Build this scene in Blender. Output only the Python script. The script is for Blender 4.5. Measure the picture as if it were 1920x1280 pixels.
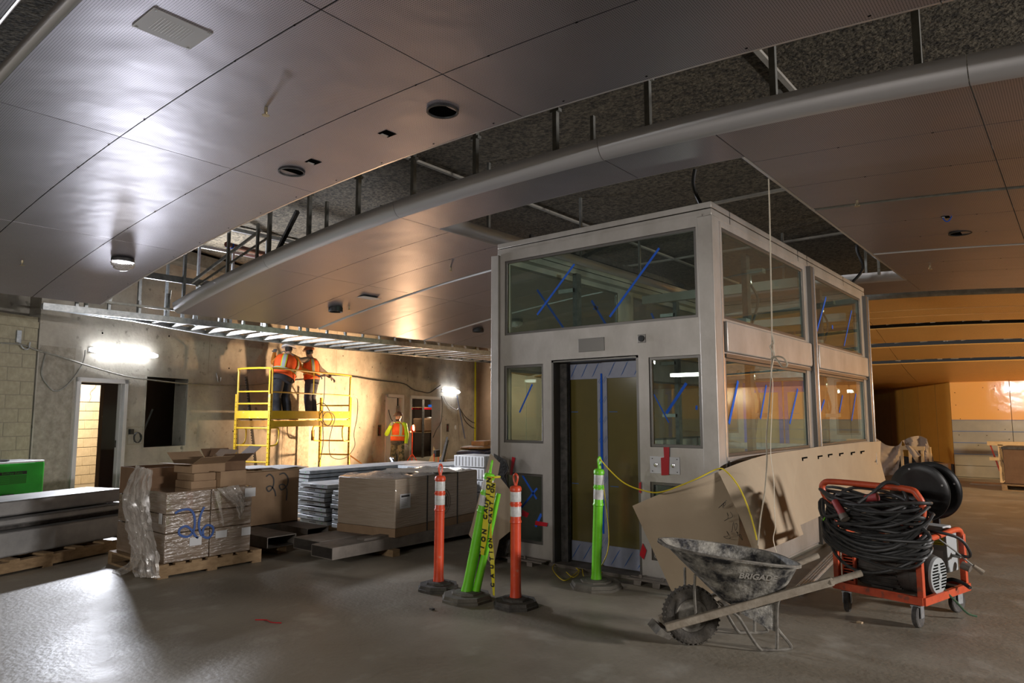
import bpy, bmesh, math, random
from mathutils import Vector, Matrix
random.seed(7)
S = bpy.context.scene
COL = S.collection
R = math.radians
for o in list(bpy.data.objects): bpy.data.objects.remove(o)

# ------------------------------------------------------------------ camera, world, exposure, large lights
CAMH = 1.52; F = 1303.0; PITCH = R(6.1); HEAD = R(39.4)
cd = bpy.data.cameras.new('camera'); cam = bpy.data.objects.new('camera', cd); COL.objects.link(cam)
cd.sensor_width = 36; cd.lens = F / 1920 * 36; cd.clip_end = 200
cam.location = (0, 0, CAMH); cam.rotation_euler = (math.pi / 2 + PITCH, 0, HEAD)
S.camera = cam
S.view_settings.view_transform = 'Standard'; S.view_settings.look = 'None'
S.view_settings.gamma = 1.0; S.view_settings.exposure = 0.4
S.view_settings.use_curve_mapping = False
S.cycles.use_denoising = True
S.cycles.max_bounces = 7; S.cycles.transparent_max_bounces = 16
S.cycles.sample_clamp_indirect = 4.0
S.cycles.caustics_reflective = False; S.cycles.caustics_refractive = False
W = bpy.data.worlds.new('world'); S.world = W; W.use_nodes = True
W.node_tree.nodes['Background'].inputs[0].default_value = (1.0, .95, .9, 1)
W.node_tree.nodes['Background'].inputs[1].default_value = 0.02

def area(name, loc, target, sx, sy, power, color, spread=math.pi):
    l = bpy.data.lights.new(name, 'AREA'); l.shape = 'RECTANGLE'; l.size = sx; l.size_y = sy
    l.energy = power; l.color = color; l.spread = spread
    o = bpy.data.objects.new(name, l); COL.objects.link(o); o.location = loc
    o.rotation_euler = (Vector(target) - Vector(loc)).to_track_quat('-Z', 'Y').to_euler()
    return o
COOL = (1.0, .98, .97); WARM = (1.0, .60, .32)
# wall frame of the left concrete wall: s along the wall, w towards the room
WA = R(20); WO = Vector((-12.6, 4.4, 0)); WN = Vector((math.cos(WA), math.sin(WA), 0)); WS = Vector((-math.sin(WA), math.cos(WA), 0))
def wp(s, w, z=0.0): return WO + WS * s + WN * w + Vector((0, 0, z))
# site lights in view (their fixtures are built further down)
area('tube_light_near', wp(.61, .22, 2.60), wp(.8, 4, 2.3), 1.3, .12, 360, (.87, .90, 1.0))
area('tube_light_far', wp(14.2, .22, 2.38), wp(14.2, 4, 2.2), 1.2, .12, 130, (1.0, .98, .95))
# work lamp aimed at the wall beside the scaffold
sp = bpy.data.lights.new('work_lamp_beam', 'SPOT'); sp.energy = 420; sp.color = WARM; sp.spot_size = R(136); sp.spot_blend = 1.0; sp.shadow_soft_size = .09
so = bpy.data.objects.new('work_lamp_beam', sp); COL.objects.link(so); LAMP = wp(9.46, 1.12, 1.19); so.location = LAMP + WN * .02
so.rotation_euler = (wp(6.4, 0, 1.95) - LAMP).to_track_quat('-Z', 'Y').to_euler()
# second halogen lamp, unseen, assumed behind the planks from the warm wall light
LAMP2 = wp(6.9, 3.0, .62)
s2 = bpy.data.lights.new('assumed_floor_lamp_beam', 'SPOT'); s2.energy = 1700; s2.color = WARM; s2.spot_size = R(108); s2.spot_blend = 1.0; s2.shadow_soft_size = .07
so2 = bpy.data.objects.new('assumed_floor_lamp_beam', s2); COL.objects.link(so2); so2.location = LAMP2 - WN * .10 + Vector((0, 0, .02))
so2.rotation_euler = (wp(6.3, 0, 2.1) - LAMP2).to_track_quat('-Z', 'Y').to_euler()
# unseen light assumed for the lit room behind the first door
area('assumed_room_light', wp(2.4, -2.7, 2.62), wp(3.2, -4.0, 1.3), .5, .3, 95, (1.0, .80, .55))
# unseen lights behind and beside the camera partly for ambient fill
area('fill_light_left', (-9.6, -5.0, 2.9), (-3, 4.0, 1.5), 1.3, .3, 400, COOL)  # added fill for the camera side, no fixture built
area('assumed_light_behind', (-3.4, -6.5, 3.0), (-3.0, 4.0, .8), .9, .25, 115, (1.0, .95, .91))  # assumed lamp lighting the lift front, placed from highlights on the hall wall
area('assumed_light_behind_two', (-1.9, -6.5, 3.0), (-1.5, 4.0, .8), .9, .25, 115, (1.0, .95, .91))  # second of the assumed pair, no fixture built
area('assumed_light_right', (7.5, 7.2, 2.3), (-2, 5.2, .5), 1.2, .25, 300, (1.0, .95, .93), R(125))  # assumed source out of view, from the cart shadows falling left
area('assumed_hall_light', (5.2, 15.2, 2.3), (-1.5, 21.0, 1.9), 1.2, .6, 680, (1.0, .72, .42))  # assumed source out of view for the warm light in the hall
area('deck_fill', wp(1.6, .9, 3.9), (-8, 7, 4.65), .8, .2, 30, COOL)  # light above the panels, added to brighten the deck
area('store_room_fill', wp(14.2, -.8, 2.7), wp(15.4, -1.7, .8), .5, .3, 40, (1, .85, .65))  # dim light added so the rack in the store room shows
area('shaft_fill', (-3.8, 8.4, 2.0), (-3.8, 9.4, .5), .6, .1, 12, (.95, 1, .95))  # light added to brighten the inside of the lift

# ------------------------------------------------------------------ pixel -> point on a real plane (used while measuring)
FW = Vector((-math.sin(HEAD) * math.cos(PITCH), math.cos(HEAD) * math.cos(PITCH), math.sin(PITCH)))
RT = Vector((math.cos(HEAD), math.sin(HEAD), 0)); UP = RT.cross(FW); CC = Vector((0, 0, CAMH))
def ray(u, v): return FW + RT * ((u - 960) / F) - UP * ((v - 640) / F)
def at(u, v, x=None, y=None, z=None, w=None):
    d = ray(u, v)
    if x is not None: t = x / d.x
    elif y is not None: t = y / d.y
    elif z is not None: t = (z - CAMH) / d.z
    else: t = (WO + WN * w - CC).dot(WN) / d.dot(WN)
    return CC + d * t

# ------------------------------------------------------------------ materials
MATS = {}
def mat(name, c1, c2=None, rough=.6, metal=0.0, scale=6.0, bump=0.0, bscale=60.0, detail=6.0, stretch=(1, 1, 1), emit=None, estr=0.0,
        alpha=1.0, spec=.5, ramp=(.35, .7), coat=0.0, rvar=0.0, c3=None, scale3=30.0, ramp3=(.55, .62)):
    if name in MATS: return MATS[name]
    m = bpy.data.materials.new(name); m.use_nodes = True; MATS[name] = m
    nt = m.node_tree; N = nt.nodes; L = nt.links; b = N['Principled BSDF']
    b.inputs['Roughness'].default_value = rough; b.inputs['Metallic'].default_value = metal
    b.inputs['Base Color'].default_value = (*c1, 1); b.inputs['Specular IOR Level'].default_value = spec
    b.inputs['Coat Weight'].default_value = coat; b.inputs['Alpha'].default_value = alpha
    tc = N.new('ShaderNodeTexCoord'); mp = N.new('ShaderNodeMapping'); mp.inputs['Scale'].default_value = stretch
    L.new(tc.outputs['Object'], mp.inputs['Vector'])
    if c2 is not None:
        n = N.new('ShaderNodeTexNoise'); n.inputs['Scale'].default_value = scale; n.inputs['Detail'].default_value = detail
        n.inputs['Roughness'].default_value = .65
        L.new(mp.outputs[0], n.inputs['Vector'])
        r = N.new('ShaderNodeValToRGB'); r.color_ramp.elements[0].position = ramp[0]; r.color_ramp.elements[1].position = ramp[1]
        r.color_ramp.elements[0].color = (*c1, 1); r.color_ramp.elements[1].color = (*c2, 1)
        L.new(n.outputs['Fac'], r.inputs[0]); out = r.outputs[0]
        if c3 is not None:
            n3 = N.new('ShaderNodeTexNoise'); n3.inputs['Scale'].default_value = scale3; n3.inputs['Detail'].default_value = 5
            L.new(mp.outputs[0], n3.inputs['Vector'])
            mr = N.new('ShaderNodeMapRange'); mr.inputs[1].default_value = ramp3[0]; mr.inputs[2].default_value = ramp3[1]
            L.new(n3.outputs['Fac'], mr.inputs[0])
            mx = N.new('ShaderNodeMix'); mx.data_type = 'RGBA'; L.new(mr.outputs[0], mx.inputs[0]); L.new(out, mx.inputs[6])
            mx.inputs[7].default_value = (*c3, 1); out = mx.outputs[2]
        L.new(out, b.inputs['Base Color'])
        if rvar:
            mr = N.new('ShaderNodeMapRange'); mr.inputs[3].default_value = rough - rvar; mr.inputs[4].default_value = rough + rvar
            L.new(n.outputs['Fac'], mr.inputs[0]); L.new(mr.outputs[0], b.inputs['Roughness'])
    if bump:
        n2 = N.new('ShaderNodeTexNoise'); n2.inputs['Scale'].default_value = bscale; n2.inputs['Detail'].default_value = 4
        L.new(mp.outputs[0], n2.inputs['Vector'])
        bp = N.new('ShaderNodeBump'); bp.inputs['Strength'].default_value = bump; bp.inputs['Distance'].default_value = .02
        L.new(n2.outputs['Fac'], bp.inputs['Height']); L.new(bp.outputs[0], b.inputs['Normal'])
    if emit is not None:
        b.inputs['Emission Color'].default_value = (*emit, 1); b.inputs['Emission Strength'].default_value = estr
    return m
def glass_mat(name, tint, gloss=.05, rough=0.0, opaque=0.0, dif=(.5, .5, .5)):
    m = bpy.data.materials.new(name); m.use_nodes = True; nt = m.node_tree; N = nt.nodes; L = nt.links
    N.remove(N['Principled BSDF']); out = N['Material Output']
    t = N.new('ShaderNodeBsdfTransparent'); t.inputs[0].default_value = (*tint, 1)
    g = N.new('ShaderNodeBsdfGlossy'); g.inputs['Roughness'].default_value = rough
    lw = N.new('ShaderNodeLayerWeight'); pw = N.new('ShaderNodeMath'); pw.operation = 'POWER'; pw.inputs[1].default_value = 4.5; L.new(lw.outputs['Facing'], pw.inputs[0])
    ad = N.new('ShaderNodeMath'); ad.operation = 'MULTIPLY_ADD'; ad.inputs[1].default_value = .75; ad.inputs[2].default_value = gloss; ad.use_clamp = True; L.new(pw.outputs[0], ad.inputs[0])
    mx = N.new('ShaderNodeMixShader'); L.new(ad.outputs[0], mx.inputs[0]); L.new(t.outputs[0], mx.inputs[1]); L.new(g.outputs[0], mx.inputs[2])
    last = mx
    if opaque:
        d = N.new('ShaderNodeBsdfDiffuse'); d.inputs[0].default_value = (*dif, 1)
        tn = N.new('ShaderNodeTexNoise'); tn.inputs['Scale'].default_value = 9; tn.inputs['Detail'].default_value = 6
        mr = N.new('ShaderNodeMapRange'); mr.inputs[3].default_value = opaque * .4; mr.inputs[4].default_value = min(1, opaque * 1.6)
        L.new(tn.outputs['Fac'], mr.inputs[0])
        m2 = N.new('ShaderNodeMixShader'); L.new(mr.outputs[0], m2.inputs[0]); L.new(mx.outputs[0], m2.inputs[1]); L.new(d.outputs[0], m2.inputs[2]); last = m2
    L.new(last.outputs[0], out.inputs[0]); MATS[name] = m
    return m
def perforated(name, col, rough, metal, pitch=.0135, rad=.21):
    m = bpy.data.materials.new(name); m.use_nodes = True; nt = m.node_tree; N = nt.nodes; L = nt.links; b = N['Principled BSDF']
    tc = N.new('ShaderNodeTexCoord'); sx = N.new('ShaderNodeSeparateXYZ'); L.new(tc.outputs['Object'], sx.inputs[0])
    def fr(i):
        d = N.new('ShaderNodeMath'); d.operation = 'DIVIDE'; d.inputs[1].default_value = pitch; L.new(sx.outputs[i], d.inputs[0])
        f = N.new('ShaderNodeMath'); f.operation = 'FRACT'; L.new(d.outputs[0], f.inputs[0])
        s = N.new('ShaderNodeMath'); s.operation = 'SUBTRACT'; s.inputs[1].default_value = .5; L.new(f.outputs[0], s.inputs[0])
        q = N.new('ShaderNodeMath'); q.operation = 'MULTIPLY'; L.new(s.outputs[0], q.inputs[0]); L.new(s.outputs[0], q.inputs[1]); return q
    a, c = fr(0), fr(1)
    ad = N.new('ShaderNodeMath'); ad.operation = 'ADD'; L.new(a.outputs[0], ad.inputs[0]); L.new(c.outputs[0], ad.inputs[1])
    lt = N.new('ShaderNodeMath'); lt.operation = 'LESS_THAN'; lt.inputs[1].default_value = rad * rad; L.new(ad.outputs[0], lt.inputs[0])
    n = N.new('ShaderNodeTexNoise'); n.inputs['Scale'].default_value = .9; n.inputs['Detail'].default_value = 3; L.new(tc.outputs['Object'], n.inputs['Vector'])
    r = N.new('ShaderNodeValToRGB'); r.color_ramp.elements[0].color = (*[c * .85 for c in col], 1); r.color_ramp.elements[1].color = (*[min(1, c * 1.12) for c in col], 1)
    L.new(n.outputs['Fac'], r.inputs[0])
    mx = N.new('ShaderNodeMix'); mx.data_type = 'RGBA'; L.new(lt.outputs[0], mx.inputs[0]); L.new(r.outputs[0], mx.inputs[6]); mx.inputs[7].default_value = (.006, .006, .006, 1)
    L.new(mx.outputs[2], b.inputs['Base Color']); b.inputs['Roughness'].default_value = rough; b.inputs['Metallic'].default_value = metal
    n2 = N.new('ShaderNodeTexNoise'); n2.inputs['Scale'].default_value = 2.3; n2.inputs['Detail'].default_value = 2; L.new(tc.outputs['Object'], n2.inputs['Vector'])
    bp = N.new('ShaderNodeBump'); bp.inputs['Strength'].default_value = .25; bp.inputs['Distance'].default_value = .03; L.new(n2.outputs['Fac'], bp.inputs['Height'])
    L.new(bp.outputs[0], b.inputs['Normal'])
    MATS[name] = m; return m

m_perf = perforated('perforated_silver', (.43, .405, .455), .40, .88)
m_orperf = perforated('perforated_orange', (.78, .42, .12), .36, .15)  # orange base colour for the far ceiling panels
m_lip = mat('satin_silver_trim', (.58, .57, .58), rough=.36, metal=.6)
m_orlip = mat('orange_trim', (.75, .42, .12), rough=.3, metal=.2)
m_galv = mat('galvanized_steel', (.30, .32, .33), (.50, .52, .53), rough=.42, metal=.75, scale=14)
m_galvd = mat('dark_strut_steel', (.22, .22, .20), (.34, .34, .31), rough=.5, metal=.6, scale=10)
m_deck = mat('sprayed_fireproofing', (.030, .025, .018), (.19, .16, .11), rough=1, scale=22, bump=.8, bscale=30, detail=5, ramp=(.38, .66))
m_conc = mat('formed_concrete', (.30, .28, .24), (.50, .47, .41), rough=.85, scale=1.6, bump=.25, bscale=22, detail=9, c3=(.20, .19, .16), scale3=7, ramp3=(.62, .72))
m_concr = mat('chipped_concrete', (.24, .22, .18), (.40, .37, .31), rough=.95, scale=9, bump=1.0, bscale=14, detail=9)
m_cmu = mat('concrete_block', (.32, .295, .21), (.42, .385, .28), rough=.9, scale=12, bump=.3, bscale=60)
m_cmul = mat('pale_concrete_block', (.62, .52, .37), (.72, .62, .46), rough=.9, scale=12, bump=.2, bscale=60)
m_mortar = mat('mortar', (.30, .275, .215), rough=.95)
m_floor = mat('concrete_floor', (.19, .165, .125), (.34, .30, .235), rough=.52, scale=.8, bump=.22, bscale=26, detail=12, rvar=.28, ramp=(.32, .70), c3=(.42, .39, .33), scale3=2.6, ramp3=(.56, .80))
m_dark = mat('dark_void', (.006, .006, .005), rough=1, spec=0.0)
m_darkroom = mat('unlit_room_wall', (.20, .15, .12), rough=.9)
m_steelw = mat('clear_primed_steel', (.38, .35, .31), (.52, .49, .45), rough=.42, metal=.5, scale=2.5, stretch=(1, 1, .6), bump=.04, bscale=40, detail=8)
m_frame = mat('bronze_grey_frame', (.17, .16, .145), rough=.35, metal=.7)
m_edge = mat('bright_edge', (.75, .75, .75), rough=.25, metal=.8)
m_glass = glass_mat('shaft_glass', (.80, .87, .83), .035, opaque=.02, dif=(.45, .5, .45))
m_doorglass = mat('amber_film_glass', (.12, .10, .03), (.15, .12, .035), rough=.12, spec=.6, scale=2)
m_film = mat('blue_grey_protective_film', (.27, .29, .38), (.33, .35, .44), rough=.35, scale=6)
m_bluetape = mat('blue_painters_tape', (.0, .10, .62), rough=.7)
m_redtape = mat('red_stucco_tape', (.45, .01, .02), rough=.3)
m_ink = mat('blue_marker', (.03, .13, .42), rough=.6)
m_black = mat('black_rubber', (.018, .018, .018), rough=.55)
m_blk2 = mat('worn_black_rubber', (.035, .033, .03), (.11, .10, .09), rough=.8, scale=14, bump=.3, bscale=50)
m_white = mat('white_paint', (.72, .72, .72), rough=.5)
m_jamb = mat('primed_door_frame', (.60, .60, .61), (.68, .68, .69), rough=.4, scale=3)
m_lit = mat('led_diffuser', (1, 1, 1), rough=.5, emit=(.95, .97, 1), estr=22)
m_halo = mat('halogen_face', (1, 1, 1), emit=(1, .72, .38), estr=60)
m_wood_raw = mat('pallet_wood', (.20, .125, .06), (.34, .23, .12), rough=.8, scale=9, stretch=(1, 1, 3), bump=.2)
m_lumber = mat('pale_lumber', (.52, .37, .19), (.62, .46, .26), rough=.75, scale=8)
m_card = mat('cardboard', (.27, .175, .10), (.34, .225, .13), rough=.85, scale=5)
m_cardd = mat('dark_cardboard', (.15, .085, .045), (.19, .11, .06), rough=.9, scale=5)
m_cardl = mat('pale_cardboard', (.42, .30, .18), (.48, .36, .23), rough=.85, scale=5)
m_wrap = mat('stretch_wrapped_cardboard', (.20, .145, .10), (.26, .195, .14), rough=.26, spec=.8, scale=3, stretch=(.6, .6, 3.5), bump=1.0, bscale=7, coat=1.0)
m_label = mat('white_label', (.55, .55, .55), rough=.6)
m_paper = mat('hardboard', (.40, .31, .21), (.46, .365, .25), rough=.8, scale=1.5, bump=.04)
m_orange = mat('safety_orange_plastic', (.62, .055, .015), (.74, .09, .03), rough=.4, scale=10, c3=(.55, .2, .12), scale3=20, ramp3=(.62, .75))
m_lime = mat('lime_plastic', (.16, .62, .015), (.2, .72, .03), rough=.38, scale=10)
m_reflw = mat('white_reflective_sheet', (.52, .52, .50), (.72, .72, .70), rough=.4, scale=30)
m_cautape = mat('yellow_barrier_tape', (.72, .62, .03), rough=.35)
m_blacktxt = mat('black_print', (.01, .01, .01), rough=.5)
m_redor = mat('orange_red_enamel', (.48, .06, .02), (.60, .10, .035), rough=.4, scale=12, c3=(.25, .07, .04), scale3=16, ramp3=(.60, .7))
m_hose = mat('black_hose', (.022, .022, .022), (.05, .05, .048), rough=.45, scale=20)
m_motor = mat('dusty_motor_paint', (.045, .042, .037), (.10, .09, .078), rough=.75, scale=10)
m_grey = mat('grey_enamel', (.36, .38, .38), rough=.45)
m_brass = mat('brass', (.45, .38, .25), rough=.3, metal=.9)
m_chrome = mat('chrome', (.7, .7, .7), rough=.2, metal=1)
m_yelscaf = mat('yellow_scaffold_paint', (.62, .38, .02), (.70, .45, .03), rough=.4, scale=9, c3=(.5, .4, .2), scale3=20, ramp3=(.64, .7))
m_slab = mat('galvanised_slab', (.30, .33, .35), (.52, .54, .55), rough=.6, metal=.2, scale=7, detail=9)
m_rustst = mat('dusty_mill_steel', (.14, .12, .10), (.24, .21, .18), rough=.65, metal=.3, scale=5)
m_beam = mat('weathered_steel_beam', (.25, .25, .245), (.42, .41, .39), rough=.5, metal=.45, scale=2.2, detail=9)
m_green = mat('green_tank', (.01, .42, .02), (.015, .5, .03), rough=.45, scale=6)
m_tray = mat('cement_crusted_tray', (.014, .014, .016), (.36, .34, .29), rough=.6, scale=8, detail=14, ramp=(.40, .64), bump=.6, bscale=30)
m_woodgrey = mat('cement_grey_wood', (.22, .18, .13), (.38, .33, .26), rough=.85, scale=10, bump=.15, bscale=40)
m_tirec = mat('dusty_tire', (.04, .036, .03), (.12, .105, .085), rough=.85, scale=9, bump=.4, bscale=50)
m_rim = mat('cement_grey_rim', (.09, .08, .065), (.27, .25, .21), rough=.7, scale=14)
m_orwall = mat('orange_brown_panel', (.80, .34, .035), (.86, .39, .05), rough=.6, scale=3)
m_orgloss = mat('orange_film_covered_panel', (.80, .42, .12), (.82, .42, .13), rough=.10, scale=3, bump=.35, bscale=1.6, spec=.9, coat=.6)
m_greyfilm = mat('grey_film_covered_panel', (.30, .29, .25), (.36, .34, .28), rough=.14, scale=3, bump=.35, bscale=1.6, spec=.9, coat=.5)
m_ply = mat('brown_plywood_wall', (.17, .10, .05), (.22, .13, .07), rough=.8, scale=2)
m_plastic = glass_mat('crumpled_plastic_film', (.93, .91, .88), .10, rough=.22, opaque=.32, dif=(.62, .58, .53))

# ------------------------------------------------------------------ mesh helpers
class MB:
    def __init__(s, mats=None): s.v = []; s.f = []; s.mi = []; s.cur = 0; s.sm = []; s.smooth = False
    def _add(s, vs, fs):
        k = len(s.v); s.v += [tuple(p) for p in vs]
        for f in fs: s.f.append([i + k for i in f]); s.mi.append(s.cur); s.sm.append(s.smooth)
        return s
    def box(s, x0, x1, y0, y1, z0, z1, M=None):
        vs = [Vector((x, y, z)) for x in (x0, x1) for y in (y0, y1) for z in (z0, z1)]
        if M is not None: vs = [M @ p for p in vs]
        return s._add(vs, [(0, 1, 3, 2), (4, 6, 7, 5), (0, 4, 5, 1), (2, 3, 7, 6), (0, 2, 6, 4), (1, 5, 7, 3)])
    def beam(s, a, b, w, h, up=(0, 0, 1)):
        a = Vector(a); b = Vector(b); d = (b - a).normalized(); u = Vector(up)
        if abs(d.dot(u)) > .98: u = Vector((1, 0, 0)) if abs(d.x) < .9 else Vector((0, 1, 0))
        r = d.cross(u).normalized(); u = r.cross(d)
        vs = [p + r * (w / 2 * i) + u * (h / 2 * j) for p in (a, b) for i in (-1, 1) for j in (-1, 1)]
        return s._add(vs, [(0, 1, 3, 2), (4, 6, 7, 5), (0, 4, 5, 1), (2, 3, 7, 6), (0, 2, 6, 4), (1, 5, 7, 3)])
    def tube(s, pts, r, n=8, closed=False, caps=True, flat=1.0):
        P = [Vector(p) for p in pts]; m = len(P); rs = r if isinstance(r, (list, tuple)) else [r] * m
        prev = None; rings = []; old = s.smooth; s.smooth = n > 5
        for i in range(m):
            if closed: d = P[(i + 1) % m] - P[i - 1]
            else: d = P[min(i + 1, m - 1)] - P[max(i - 1, 0)]
            if d.length < 1e-9: d = Vector((0, 0, 1))
            d.normalize()
            if prev is None:
                u = Vector((0, 0, 1)) if abs(d.z) < .9 else Vector((1, 0, 0))
            else: u = prev
            a = d.cross(u)
            if a.length < 1e-6: a = d.cross(Vector((0, 1, 0)))
            a.normalize(); u = a.cross(d); prev = u
            rings.append([P[i] + (a * math.cos(t) + u * math.sin(t) * flat) * rs[i] for t in [2 * math.pi * j / n for j in range(n)]])
        vs = [p for rg in rings for p in rg]; fs = []
        for i in range(m if closed else m - 1):
            for j in range(n):
                k = (i + 1) % m
                fs.append((i * n + j, i * n + (j + 1) % n, k * n + (j + 1) % n, k * n + j))
        s._add(vs, fs)
        if caps and not closed:
            s.smooth = False; s._add(rings[0], [tuple(range(n))[::-1]]); s._add(rings[-1], [tuple(range(n))])
        s.smooth = old; return s
    def lathe(s, prof, c=(0, 0, 0), n=20, M=None, caps=True):
        c = Vector(c); vs = []
        for (r, z) in prof:
            for j in range(n):
                t = 2 * math.pi * j / n; p = Vector((r * math.cos(t), r * math.sin(t), z))
                if M is not None: p = M @ p
                vs.append(p + c)
        fs = [(i * n + j, i * n + (j + 1) % n, (i + 1) * n + (j + 1) % n, (i + 1) * n + j) for i in range(len(prof) - 1) for j in range(n)]
        old = s.smooth; s.smooth = n > 8; s._add(vs, fs); s.smooth = False
        if caps:
            if prof[0][0] > 1e-4: s._add(vs[:n], [tuple(range(n))[::-1]])
            if prof[-1][0] > 1e-4: s._add(vs[-n:], [tuple(range(n))])
        s.smooth = old; return s
    def loft(s, rings, closed_ends=True, smooth=True):
        n = len(rings[0]); vs = [p for r in rings for p in r]
        old = s.smooth; s.smooth = smooth
        s._add(vs, [(i * n + j, i * n + (j + 1) % n, (i + 1) * n + (j + 1) % n, (i + 1) * n + j) for i in range(len(rings) - 1) for j in range(n)])
        if closed_ends: s.smooth = False; s._add(rings[0], [tuple(range(n))[::-1]]); s._add(rings[-1], [tuple(range(n))])
        s.smooth = old; return s
    def grid(s, P, thick=0.0, smooth=True, nrm=None):
        """P[i][j] points -> sheet; with thickness, a closed slab"""
        a = len(P); b = len(P[0]); vs = [Vector(p) for r in P for p in r]
        old = s.smooth; s.smooth = smooth
        fs = [(i * b + j, i * b + j + 1, (i + 1) * b + j + 1, (i + 1) * b + j) for i in range(a - 1) for j in range(b - 1)]
        s._add(vs, fs)
        if thick:
            q = []
            for i in range(a):
                for j in range(b):
                    if nrm is not None: n = Vector(nrm)
                    else:
                        e1 = vs[min(i + 1, a - 1) * b + j] - vs[max(i - 1, 0) * b + j]; e2 = vs[i * b + min(j + 1, b - 1)] - vs[i * b + max(j - 1, 0)]
                        n = e1.cross(e2)
                        n = n.normalized() if n.length > 1e-9 else Vector((0, 0, 1))
                    q.append(vs[i * b + j] + n * thick)
            s._add(q, [f[::-1] for f in fs]); s.smooth = False
            brd = [(0, j) for j in range(b)] + [(i, b - 1) for i in range(1, a)] + [(a - 1, j) for j in range(b - 2, -1, -1)] + [(i, 0) for i in range(a - 2, 0, -1)]
            e = [vs[i * b + j] for i, j in brd]; e2 = [q[i * b + j] for i, j in brd]; k = len(e)
            s._add(e + e2, [(t, t + k, (t + 1) % k + k, (t + 1) % k) for t in range(k)])
        s.smooth = old; return s
    def prism(s, poly, ax, a0, a1, M=None):
        """poly: 2D points in the two axes other than ax (x:yz, y:xz, z:xy)"""
        def P(p, t): return Vector({'x': (t, p[0], p[1]), 'y': (p[0], t, p[1]), 'z': (p[0], p[1], t)}[ax])
        k = len(poly); vs = [P(p, a0) for p in poly] + [P(p, a1) for p in poly]
        if M is not None: vs = [M @ v for v in vs]
        return s._add(vs, [tuple(range(k))[::-1], tuple(range(k, 2 * k))] + [(i, (i + 1) % k, (i + 1) % k + k, i + k) for i in range(k)])
    def holes(s, ax, a0, a1, u0, u1, v0, v1, hs, extra_u=()):
        """slab with rectangular holes: ax thickness axis from a0 to a1, hs = (u0,u1,v0,v1)"""
        us = sorted({u0, u1, *[h[0] for h in hs], *[h[1] for h in hs]}); vz = sorted({v0, v1, *[h[2] for h in hs], *[h[3] for h in hs]})
        us = [u for u in us if u0 - 1e-6 <= u <= u1 + 1e-6]; vz = [v for v in vz if v0 - 1e-6 <= v <= v1 + 1e-6]
        def solid(i, j):
            if not (0 <= i < len(us) - 1 and 0 <= j < len(vz) - 1): return False
            cu = (us[i] + us[i + 1]) / 2; cv = (vz[j] + vz[j + 1]) / 2
            return not any(h[0] < cu < h[1] and h[2] < cv < h[3] for h in hs)
        def P(a, u, v): return Vector({'x': (a, u, v), 'y': (u, a, v), 'z': (u, v, a)}[ax])
        for i in range(len(us) - 1):
            for j in range(len(vz) - 1):
                if not solid(i, j): continue
                A, B, C, D = us[i], us[i + 1], vz[j], vz[j + 1]
                for a in (a0, a1): s._add([P(a, A, C), P(a, B, C), P(a, B, D), P(a, A, D)], [(0, 1, 2, 3)])
                if not solid(i - 1, j): s._add([P(a0, A, C), P(a1, A, C), P(a1, A, D), P(a0, A, D)], [(0, 1, 2, 3)])
                if not solid(i + 1, j): s._add([P(a0, B, C), P(a1, B, C), P(a1, B, D), P(a0, B, D)], [(0, 1, 2, 3)])
                if not solid(i, j - 1): s._add([P(a0, A, C), P(a1, A, C), P(a1, B, C), P(a0, B, C)], [(0, 1, 2, 3)])
                if not solid(i, j + 1): s._add([P(a0, A, D), P(a1, A, D), P(a1, B, D), P(a0, B, D)], [(0, 1, 2, 3)])
        return s
    def build(s, name, m, parent=None, bevel=0.0, seg=2, mods=None):
        me = bpy.data.meshes.new(name); me.from_pydata(s.v, [], s.f); ms = m if isinstance(m, (list, tuple)) else [m]
        for q in ms: me.materials.append(q)
        me.polygons.foreach_set('material_index', s.mi); me.polygons.foreach_set('use_smooth', s.sm)
        bm = bmesh.new(); bm.from_mesh(me); bmesh.ops.remove_doubles(bm, verts=bm.verts, dist=1e-5)
        bmesh.ops.recalc_face_normals(bm, faces=bm.faces); bm.to_mesh(me); bm.free(); me.set_sharp_from_angle(angle=R(38)); me.update()
        o = bpy.data.objects.new(name, me); COL.objects.link(o)
        if parent is not None: o.parent = parent
        if bevel:
            bv = o.modifiers.new('bevel', 'BEVEL'); bv.width = bevel; bv.segments = seg; bv.limit_method = 'ANGLE'; bv.angle_limit = R(40)
        return o
def tag(o, label=None, cat=None, group=None, kind=None):
    if label: o['label'] = label
    if cat: o['category'] = cat
    if group: o['group'] = group
    if kind: o['kind'] = kind
    return o
def empty(name, loc=(0, 0, 0), rz=0.0, label=None, cat=None, group=None, kind=None, parent=None):
    o = bpy.data.objects.new(name, None); COL.objects.link(o); o.location = loc; o.rotation_euler = (0, 0, rz); o.empty_display_size = .1
    if parent is not None: o.parent = parent
    return tag(o, label, cat, group, kind)
def copy_tree(o, parent=None):
    c = o.copy(); COL.objects.link(c); c.parent = parent
    for ch in [x for x in bpy.data.objects if x.parent == o]: copy_tree(ch, c)
    return c
def text(name, body, size, M, m, parent=None, extr=.0008, bold=0.0):
    cu = bpy.data.curves.new(name, 'FONT'); cu.body = body; cu.size = size; cu.extrude = extr; cu.offset = bold; cu.align_x = 'CENTER'; cu.align_y = 'CENTER'
    t = bpy.data.objects.new(name, cu); COL.objects.link(t)
    dg = bpy.context.evaluated_depsgraph_get(); me = bpy.data.meshes.new_from_object(t.evaluated_get(dg))
    bpy.data.objects.remove(t); o = bpy.data.objects.new(name, me); COL.objects.link(o); me.materials.clear(); me.materials.append(m)
    if parent is not None: o.parent = parent
    o.matrix_local = M; return o
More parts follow.
